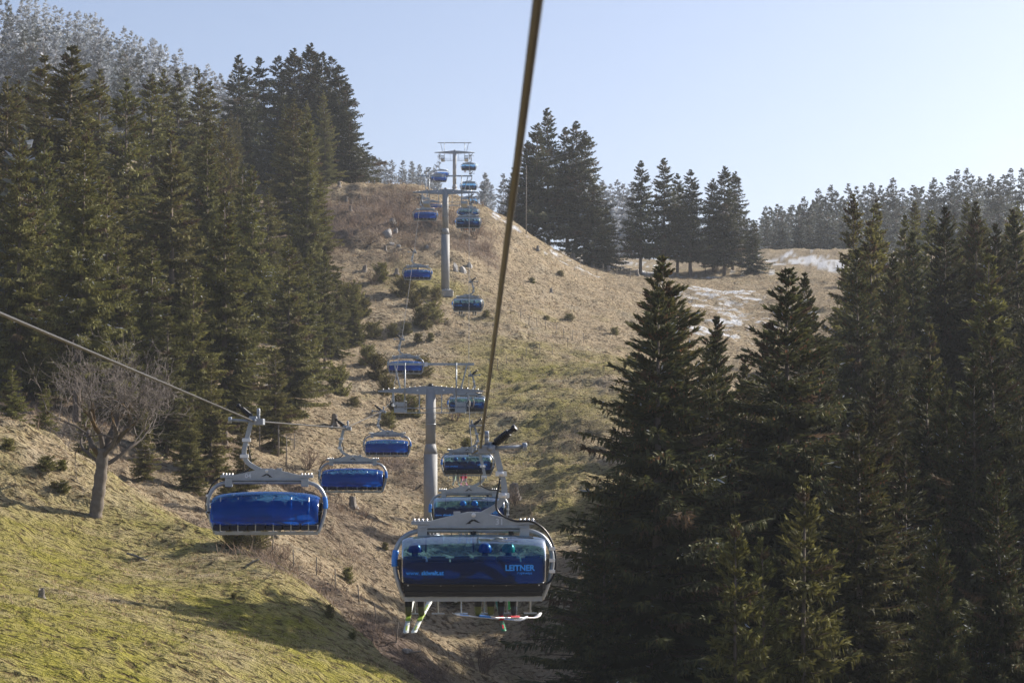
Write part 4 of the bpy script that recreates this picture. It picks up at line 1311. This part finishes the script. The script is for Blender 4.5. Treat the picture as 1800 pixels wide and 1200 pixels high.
def arrays(me):
    v_ = np.empty(len(me.vertices) * 3, np.float32); me.vertices.foreach_get('co', v_)
    c_ = np.empty(len(me.vertices) * 4, np.float32); me.color_attributes['tint'].data.foreach_get('color', c_)
    return v_.reshape(-1, 3), c_.reshape(-1, 4)[:, :3]
LA = {k: [arrays(m_) for m_ in v_] for k, v_ in LOW.items()}
parts = []
for t_ in rest:
    v_, c_ = LA['frost' if t_['kind'] == 'frost' else 'far'][t_['var'] % 2]
    s_ = t_['h'] / 25; cz, sz = math.cos(t_['rz']), math.sin(t_['rz'])
    p_ = v_ * s_
    p_ = np.stack([p_[:, 0] * cz - p_[:, 1] * sz + t_['x'], p_[:, 0] * sz + p_[:, 1] * cz + t_['y'], p_[:, 2] + t_['z']], 1)
    parts.append((p_, np.arange(len(p_)).reshape(-1, 4), c_ * random.uniform(.8, 1.15)))
if parts:
    v, f, t = merge(parts)
    tag(link('distant_forest', np_mesh('distant_forest', v, f, M['needle'], t)), 'mass of grey frosted spruces covering the far mountainside', 'forest', kind='stuff')
print('heroes', len(heroes), 'single', len(single), 'rest', len(rest), 'dropped', len(SPEC) - len(single) - len(rest))

# ------------------------------------------------------------------ young spruces on the slope
for px, py, hp, wd, lab in [
    (669, 494, 30, 1.0, 'leafy round bush with bare twigs left of the fifth empty chair'), (712, 522, 32, 1.3, 'large dark bush left of the middle tower foot'), (729, 542, 26, 1.1, 'dark bush below the large one near the middle tower'),
    (744, 524, 18, 1.2, 'small bush between the large dark bush and the tower foot'), (767, 532, 18, 1.0, 'small bush touching the tower foot on its left'), (742, 577, 34, 1.1, 'left one of two joined bushes below the middle tower'),
    (760, 571, 32, 1.1, 'right one of two joined bushes below the middle tower'), (628, 605, 36, .8, 'pointed young spruce at the wood edge'), (655, 598, 26, 1.2, 'spreading low bush right of the pointed young spruce'),
    (690, 592, 22, 1.0, 'small round bush above the fourth empty chair'), (646, 645, 30, .9, 'slim young spruce left of the fourth empty chair'), (663, 666, 40, 1.1, 'dense young spruce under the fourth empty chair left end'),
    (593, 694, 46, .8, 'tall young spruce outside the wood edge'), (740, 664, 32, 1.1, 'bush seen between the nearest tower gantry struts'), (678, 694, 30, 1.0, 'bush left of the nearest tower crossarm tip'),
    (724, 734, 34, 1.1, 'right bush beneath the left tower platform'), (703, 735, 34, 1.2, 'left bush beneath the left tower platform'), (682, 752, 24, 1.1, 'low bush beside the third empty chair hanger'),
    (622, 716, 16, 1.2, 'tiny bush on the bare patch left of the tower'), (757, 601, 14, 1.1, 'tiny bush right above the tower gantry'), (735, 602, 14, 1.3, 'tiny flat bush above the tower gantry'),
    (854, 557, 10, 1.2, 'tiny bush right of the right rope'), (613, 560, 52, 1.0, 'young spruce filling the notch of the wood edge'), (640, 560, 30, 1.0, 'young spruce right of the notch in the wood edge'),
    (715, 588, 16, 1.1, 'tiny bush between the rope and joined bushes'), (14, 796, 18, 1.2, 'low bush at the left picture edge on the knoll'), (82, 826, 22, 1.3, 'left one of two bushes on the knoll'),
    (108, 828, 18, 1.2, 'right one of two bushes on the knoll'), (110, 878, 20, 1.4, 'flat bush left of the maple trunk'), (94, 872, 12, 1.2, 'tiny bush left beside the flat bush by the maple'), (579, 1098, 22, .8, 'small upright bush on the meadow edge'),
    (619, 1123, 13, 1.0, 'tiny bush lower on the meadow edge'), (411, 1052, 10, 1.2, 'tiny bush alone on the meadow'), (611, 1026, 24, .8, 'yellow-green sapling beyond the gully'), (677, 976, 12, 1.1, 'yellowish bush left of the lettered chair'),
    (445, 962, 46, 1.1, 'right bush below the nearest empty chair'), (412, 960, 40, 1.1, 'left bush below the nearest empty chair'), (800, 1062, 40, 1.0, 'yellowish bush showing under the lettered chair'),
    (820, 795, 24, 1.0, 'bush right of the tower shaft under the right platform'), (935, 500, 10, 1.3, 'tiny bush on the upper right meadow'), (985, 488, 9, 1.4, 'tiny dark bush near the upper stump'),
    (1000, 562, 10, 1.6, 'flat bush by the pale path on the bench'), (1080, 590, 12, 1.2, 'bush at the left rim of the dark twin spruces'), (960, 562, 7, 1.4, 'tiny bush beside the fence row')]:
    q, D = on_ground(px, py)
    h = hp * D / F
    s = h / 2.2
    root = empty('young_spruce', (q[0], q[1], q[2] - .05), random.uniform(0, 6.28)); root.scale = (s * wd, s * wd, s)
    link('crown', SPR['bush'][random.randrange(3)], root); link('trunk', TRK['bush'], root)
    tag(root, lab, 'bush', 'bushes and young spruces on the slope')


# ------------------------------------------------------------------ bare trees and shrubs
def bare_tree(seed, start, dir0, r0, length, depth, spread, up, seg=5, decay=.70, kids=(2, 4), wob=.18):
    """branches as tubes; returns thick limbs and thin twigs apart"""
    rr = random.Random(seed)
    limbs, twigs = MB(), []
    def grow(p, d, r, L, lev):
        path = [p]; rs = [r]
        for k in range(seg):
            d = (d + Vector((rr.gauss(0, wob), rr.gauss(0, wob), rr.gauss(0, wob) + up * .10))).normalized()
            p = p + d * (L / seg); path.append(p); rs.append(r * (1 - .45 * (k + 1) / seg))
        if r > .022: limbs.tube(path, rs, 6 if r > .06 else 4, False)
        else:
            for a, b in zip(path[:-1], path[1:]): twigs.append((a, b, r))
        if lev == 0: return
        for k in range(rr.randint(*kids) + (1 if lev > 1 else 0)):
            i = rr.randint(max(1, seg - 3), seg) if k else seg
            ax = Vector((rr.gauss(0, 1), rr.gauss(0, 1), rr.gauss(0, 1))).cross(d).normalized()
            nd = (Matrix.Rotation(rr.uniform(.25, 1) * spread, 3, ax) @ d + Vector((0, 0, up * .25))).normalized()
            grow(path[i], nd, rs[i] * rr.uniform(.5, .75), L * decay * rr.uniform(.75, 1.2), lev - 1)
    grow(Vector(start), Vector(dir0).normalized(), r0, length, depth)
    return limbs, twigs


def twig_mesh(name, twigs, tint, wmul=1.0):
    r = np.random.default_rng(3)
    a = np.array([t_[0][:] for t_ in twigs]); b = np.array([t_[1][:] for t_ in twigs]); rad = np.array([max(t_[2], .007) for t_ in twigs])
    d = b - a
    wv = np.cross(d, r.normal(0, 1, d.shape)); wv /= np.linalg.norm(wv, axis=1, keepdims=True) + 1e-9
    w1 = wv * rad[:, None] * wmul
    w2 = np.cross(d, wv); w2 /= np.linalg.norm(w2, axis=1, keepdims=True) + 1e-9; w2 = w2 * rad[:, None] * wmul
    V = np.stack([a + w1, a - w1 * .5 + w2 * .87, a - w1 * .5 - w2 * .87, b + w1, b - w1 * .5 + w2 * .87, b - w1 * .5 - w2 * .87], 1).reshape(-1, 3)
    n = len(a); o = (np.arange(n) * 6)[:, None]
    Fq = np.concatenate([o + np.array([[0, 1, 4, 3]]), o + np.array([[1, 2, 5, 4]]), o + np.array([[2, 0, 3, 5]])])
    T = np.repeat(np.array(tint) * r.uniform(.7, 1.2, (n, 1)), 6, 0)
    return np_mesh(name, V, Fq, M['twig'], T)


# the maple on the meadow
q, D = on_ground(170, 915)
mr = empty('maple_tree', (q[0], q[1], q[2] - .1))
PXM = D / F
tr_path = [(-.12, 0, -.3), (-.05, 0, .15), (.06, 0, 1.0), (.16, 0, 1.9), (.26, 0, 2.9)]
MB().tube(spline(tr_path, 5), [.30 * (1 - .20 * k / 20) + (.16, .10, .05, .02)[min(k, 3)] * (k < 4) + .025 * math.sin(k * 1.9) for k in range(21)], 16).build('trunk', M['maple_bark'], mr)
allw = []; lim = MB(); moss = MB()
starts = [((.2, 0, 2.5), (-.60, .1, 1.0), .17, 1.7), ((.25, 0, 2.6), (.80, -.1, .75), .19, 1.8), ((.2, .1, 2.6), (.10, .4, 1.1), .15, 1.7), ((.25, -.1, 2.5), (.30, -.4, 1.0), .14, 1.6), ((.28, 0, 2.2), (1.0, .2, .30), .11, 1.8), ((.1, 0, 2.3), (-1.0, 0, .50), .10, 1.6), ((.22, 0, 2.75), (-.2, -.1, 1.2), .15, 1.8), ((.25, 0, 2.75), (.45, .2, 1.0), .15, 1.7)]
for i, (st, dr, r0, L) in enumerate(starts):
    lb, tw = bare_tree(40 + i, st, dr, r0 * .9, L * 1.05, 5, .9, .34, kids=(1, 3), decay=.76, wob=.22)
    lim.add(lb.v, lb.f, True); allw += tw
lim.build('branches', M['maple_limb'], mr)['kind'] = 'stuff'
link('crown', twig_mesh('crown', allw, (.21, .18, .16)), mr)['kind'] = 'stuff'
mr.scale = (1.12, 1.12, 1.12)
tag(mr, 'gnarled leafless maple with mossy limbs standing on the left meadow', 'tree')

# leafless shrubs
SHR = []
for i in range(3):
    tw = []
    rr = random.Random(70 + i)
    for k in range(16):
        a = rr.uniform(0, 6.28); sp = rr.uniform(.1, .7)
        lb, t2 = bare_tree(500 + i * 40 + k, (math.cos(a) * .15, math.sin(a) * .15, -.1), (math.cos(a) * sp, math.sin(a) * sp, 1), .021, 1.0, 2, .7, .4, 4, .6)
        tw += t2
    SHR.append(twig_mesh('twigs', tw, (.20, .145, .11), 1.1))
for px, py, hp, lab in [(835, 425, 40, 'tall pale leafless shrub right of the middle tower shaft'), (855, 445, 30, 'leafless shrub beside the overhead rope, upper slope'), (675, 380, 30, 'leafless shrub among the rocks on the upper slope'), (700, 395, 34, 'leafless shrub right of the upper rocks'),
                        (715, 360, 26, 'leafless shrub left of the sixth empty chair'), (650, 430, 24, 'leafless shrub by the fallen log'), (720, 440, 24, 'leafless shrub above the fifth empty chair'), (620, 400, 24, 'leafless shrub near the upper wood rim'),
                        (655, 506, 30, 'grey leafless shrub joined to the leafy round bush'), (540, 830, 44, 'brown leafless shrub between the two nearest empty chairs'), (575, 835, 40, 'brown leafless shrub above the second empty chair'), (510, 855, 36, 'brown leafless shrub behind the nearest empty chair frame'),
                        (480, 850, 34, 'brown leafless shrub beside the bare poles'), (800, 745, 40, 'reddish leafless shrub right of the tower shaft'), (905, 890, 40, 'leafless shrub above the lettered chair, right end'), (935, 1130, 60, 'thin leafless sapling bush under the lettered chair, right side'),
                        (850, 1185, 70, 'leafless sapling at the bottom of the picture'), (1000, 560, 14, 'grey leafless shrub on the bench meadow'), (1260, 478, 20, 'reddish leafless shrub on the fence knoll'), (500, 985, 30, 'brown leafless shrub in the gully'), (560, 1010, 22, 'dark leafless shrub next to a gully post'),
                        (640, 915, 30, 'brown leafless shrub right below the nearest empty chair'), (420, 905, 40, 'leafless shrub left end below the nearest empty chair')]:
    q, D = on_ground(px, py)
    root = link('bare_shrub', SHR[random.randrange(3)]); root.location = q; root.rotation_euler = (0, 0, random.uniform(0, 6.28))
    s = hp * D / F / 2.0; root.scale = (s, s, s)
    tag(root, lab, 'shrub', 'leafless shrubs on the slope')


# ------------------------------------------------------------------ stumps, rocks, logs, posts
def stump_mesh(seed, h, r0):
    rr = random.Random(seed); vs = []; n = 14; fs = []
    hs = [-.25, 0, .12, .35, .8, 1.0]; rs = [1.7, 1.45, 1.15, 1.0, .9, .86]
    jag = [rr.uniform(-.16, .16) for _ in range(n)]; ro = [rr.uniform(.82, 1.2) for _ in range(n)]
    for i, (a, b) in enumerate(zip(hs, rs)):
        for k in range(n):
            th = 2 * math.pi * k / n; r_ = r0 * b * (1 + (ro[k] - 1) * (1 if i < 3 else .5))
            vs.append((r_ * math.cos(th), r_ * math.sin(th), h * a + (jag[k] * h if i == 5 else 0)))
    for i in range(5):
        for k in range(n): fs.append((i * n + k, i * n + (k + 1) % n, (i + 1) * n + (k + 1) % n, (i + 1) * n + k))
    fs.append(tuple(5 * n + k for k in range(n)))
    return MB().add(vs, fs, False).mesh('tree_stump', M['wood'])


STU = [stump_mesh(i, .9, .32) for i in range(3)]
for px, py, hp, lab in [(588, 757, 22, 'big grey stump above the rope left of the tower'), (620, 892, 22, 'grey stump right of the second empty chair'), (969, 516, 10, 'lone stump with long shadow on the right meadow'), (640, 478, 14, 'dark stump at the left slope edge'),
                        (697, 487, 12, 'stump left of the fifth empty chair'), (596, 330, 10, 'pale stump under the skyline spruces'), (609, 356, 9, 'pale stump just below the skyline wood'), (619, 358, 7, 'small stump right of the pale pair'), (633, 350, 7, 'small pale stump on the crest slope'),
                        (645, 354, 6, 'tiny pale stump on the crest slope, rightmost'), (616, 372, 9, 'grey stump lower beneath the crest stumps'), (677, 440, 10, 'grey stump near the fallen log'), (735, 480, 8, 'small stump below the fifth empty chair'),
                        (945, 440, 9, 'stump left of the ridge fence'), (1008, 455, 12, 'large ragged stump at the ridge fence'), (1042, 470, 10, 'stump at the edge of the ridge wood'), (1070, 478, 9, 'stump under the low ridge spruce'), (1120, 486, 12, 'ragged stump beneath the middle ridge group'),
                        (1215, 478, 9, 'stump between the ridge groups'), (72, 1052, 20, 'weathered stump on the meadow at the left'), (905, 880, 30, 'tall rotten stump right behind the lettered chair hanger'), (690, 690, 8, 'small stump left of the tower crossarm')]:
    q, D = on_ground(px, py)
    o = link('tree_stump', STU[random.randrange(3)]); o.location = q; o.rotation_euler = (random.gauss(0, .08), random.gauss(0, .08), random.uniform(0, 6.28))
    s = .8 * hp * D / F / .9; o.scale = (s, s, s)
    tag(o, lab, 'stump', 'tree stumps on the slope')


def rock_mesh(seed):
    r = np.random.default_rng(seed); import bmesh
    bm = bmesh.new(); bmesh.ops.create_icosphere(bm, subdivisions=3, radius=1)
    planes = r.normal(0, 1, (16, 3)); planes /= np.linalg.norm(planes, axis=1, keepdims=True); ds = r.uniform(.55, .95, 16)
    for v_ in bm.verts:
        p = np.array(v_.co)
        for n_, d_ in zip(planes, ds):
            k = p @ n_ - d_
            if k > 0: p = p - n_ * k
        v_.co = p * (1 + r.normal(0, .015))
    me = bpy.data.meshes.new('boulder'); bm.to_mesh(me); bm.free(); me.materials.append(M['rock'])
    return me


RK = [rock_mesh(i) for i in range(4)]
for px, py, wp, hp, lab in [(680, 416, 22, 20, 'pale boulder, largest of the rocks on the upper slope'), (691, 392, 14, 22, 'pointed pale rock above the largest boulder'), (696, 412, 10, 16, 'upright narrow rock right of the largest boulder'), (688, 432, 14, 10, 'low rock under the largest boulder'),
                            (800, 478, 12, 26, 'grey rock face just right of the middle tower shaft'), (813, 480, 16, 24, 'second grey rock face right of the middle tower'), (825, 470, 14, 18, 'third grey rock face near the right rope'), (700, 436, 10, 8, 'small rock among the upper shrubs'), (752, 440, 9, 14, 'dark rock left of the middle tower shaft'),
                            (715, 1158, 22, 8, 'white flat stone at the end of the gully'), (600, 795, 8, 6, 'small stone on the bare bank'), (371, 1113, 5, 3, 'tiny pale stone on the meadow')]:
    q, D = on_ground(px, py)
    o = link('boulder', RK[random.randrange(4)]); o.location = q; o.rotation_euler = (0, 0, random.uniform(0, 6.28))
    a, b = wp * D / F / 2, hp * D / F / 1.6
    o.scale = (a, a, b)
    tag(o, lab, 'rock', 'rocks on the slope')


def log(px, py, lx, dz, r0, lab, cat='log', name='fallen_log', yaw=None):
    q, D = on_ground(px, py)
    rr = random.Random(int(px))
    pts = [(-.5, 0, 0), (-.2, .02, .02), (.1, -.02, .01), (.5, .02, 0)]
    m = MB().tube(spline([(a * lx, b * lx, c_ * lx) for a, b, c_ in pts], 3), [r0 * (1.1 - .45 * k / 9) for k in range(10)], 8)
    m.tube([(.1 * lx, 0, 0), (.2 * lx, .12 * lx, .16 * lx)], [r0 * .5, r0 * .2], 6)
    o = m.build(name, M['wood']); o.location = (q[0], q[1], q[2] + r0 * .6); o.rotation_euler = (0, -dz, yaw if yaw is not None else rr.uniform(-.4, .4))
    tag(o, lab, cat, 'logs and branches on the ground')


log(652, 436, 1.8, .45, .09, 'bare fallen log lying aslant on the upper slope')
log(632, 452, 1.2, .35, .08, 'short fallen log below the aslant one')
log(250, 985, 1.5, -.35, .045, 'dry branch lying on the meadow', 'branch', 'fallen_branch')
log(440, 1000, .9, .5, .06, 'splintered pale branch at the gully head', 'branch', 'fallen_branch')
log(720, 1158, 1.3, .1, .07, 'white bleached log at the end of the gully')
log(600, 420, 1.3, .4, .08, 'fallen log near the wood rim')

PO = MB().tube([(0, 0, -.3), (.01, 0, .5), (0, .01, 1.1), (0, .01, 1.14)], [.036, .036, .034, .016], 7).mesh('fence_post', M['wood'])
for i, (px, py) in enumerate([(898, 553), (915, 562), (929, 571), (944, 577), (959, 582), (977, 589), (991, 595), (1006, 601), (1026, 608)]):
    q, D = on_ground(px, py)
    o = link('fence_post', PO); o.location = q; o.rotation_euler = (random.gauss(0, .05), random.gauss(0, .05), 0)
    tag(o, 'thin grey fence post, %s from the left in the upper row on the meadow' % ['first', 'second', 'third', 'fourth', 'fifth', 'sixth', 'seventh', 'eighth', 'ninth'][i], 'fence post', 'upper fence row')
for i, (px, py) in enumerate([(874, 650), (891, 643), (924, 634), (949, 628), (971, 623), (998, 613)]):
    q, D = on_ground(px, py)
    o = link('fence_post', PO); o.location = q; o.rotation_euler = (random.gauss(0, .05), random.gauss(0, .05), 0)
    tag(o, 'thin grey fence post, %s from the left in the lower row on the meadow' % ['first', 'second', 'third', 'fourth', 'fifth', 'sixth'][i], 'fence post', 'lower fence row')
for i, (px, py) in enumerate([(479, 978), (516, 998), (556, 1020), (589, 1036), (631, 1067), (662, 1102), (696, 1148)]):
    q, D = on_ground(px, py)
    o = link('fence_post', PO); o.location = q; o.rotation_euler = (random.gauss(0, .06), random.gauss(0, .06), 0)
    tag(o, 'slim fence post, %s along the gully' % ['first', 'second', 'third', 'fourth', 'fifth', 'sixth', 'last and lowest'][i], 'fence post', 'posts along the gully')
for i, (px, py) in enumerate([(1020, 466), (1060, 478), (1084, 484), (1108, 489), (1137, 492), (1155, 490), (1240, 476), (1271, 470), (1288, 474), (1303, 477)]):
    q, D = on_ground(px, py)
    o = link('fence_post', PO); o.location = q; o.scale = (1.5, 1.5, 1.1)
    tag(o, 'weathered post, %s from the left along the ridge wood' % ['first', 'second', 'third', 'fourth', 'fifth', 'sixth', 'seventh', 'eighth', 'ninth', 'tenth'][i], 'fence post', 'posts along the ridge wood')
for px, py, hp, r0, lab in [(489, 806, 62, .07, 'tallest bare dead pole left of the second empty chair'), (479, 790, 40, .05, 'thin dead pole left of the tallest one'), (503, 822, 52, .05, 'dead pole right of and lower than the tallest one'), (456, 795, 44, .05, 'dead pole right beside the nearest empty chair hanger'), (517, 792, 30, .05, 'short dead pole farthest right in the group'), (925, 412, 122, .07, 'tall slender bare trunk in front of the ridge group')]:
    q, D = on_ground(px, py); h = hp * D / F
    m = MB().tube([(0, 0, -.3), (.02, 0, h * .5), (0, .02, h)], [r0 * 1.2, r0, r0 * .6], 7)
    for k in range(4): a = random.uniform(0, 6.28); z = h * random.uniform(.4, .95); m.tube([(0, 0, z), (math.cos(a) * .3, math.sin(a) * .3, z + .12)], [r0 * .3, .008], 5)
    o = m.build('dead_trunk', M['wood']); o.location = q
    tag(o, lab, 'dead tree', 'dead bare poles')

# ------------------------------------------------------------------ haze
zmin = float(Z.min()) - 1.5
hm = bpy.data.materials.new('haze'); hm.use_nodes = True
hn = hm.node_tree; hn.nodes.remove(hn.nodes['Principled BSDF'])
pv = hn.nodes.new('ShaderNodeVolumePrincipled')
pv.inputs['Color'].default_value = (.86, .92, 1.0, 1)
pv.inputs['Density'].default_value = .00018
pv.inputs['Anisotropy'].default_value = .15
hn.links.new(pv.outputs[0], hn.nodes['Material Output'].inputs['Volume'])
xa, ya = float(np.abs(X).max()) + 20, (float(ys.min()) - 20, float(ys.max()) + 20)
vs = [(sx * xa, yv, zv) for zv in (zmin, 300) for yv in ya for sx in (-1, 1)]
me = bpy.data.meshes.new('haze'); me.from_pydata(vs, [], [(0, 2, 3, 1), (4, 5, 7, 6), (0, 1, 5, 4), (2, 6, 7, 3), (0, 4, 6, 2), (1, 3, 7, 5)]); me.materials.append(hm)
tag(link('haze', me), kind='stuff')
print('tris', sum(len(p.vertices) - 2 for m_ in bpy.data.meshes if len(m_.polygons) < 3000 for p in m_.polygons) + sum(2 * len(m_.polygons) for m_ in bpy.data.meshes if len(m_.polygons) >= 3000)); print('objects', len(bpy.data.objects), 'trees', len(TREES), 'mountain', nf, 'zmin', zmin, 'zmax', float(Z.max()))
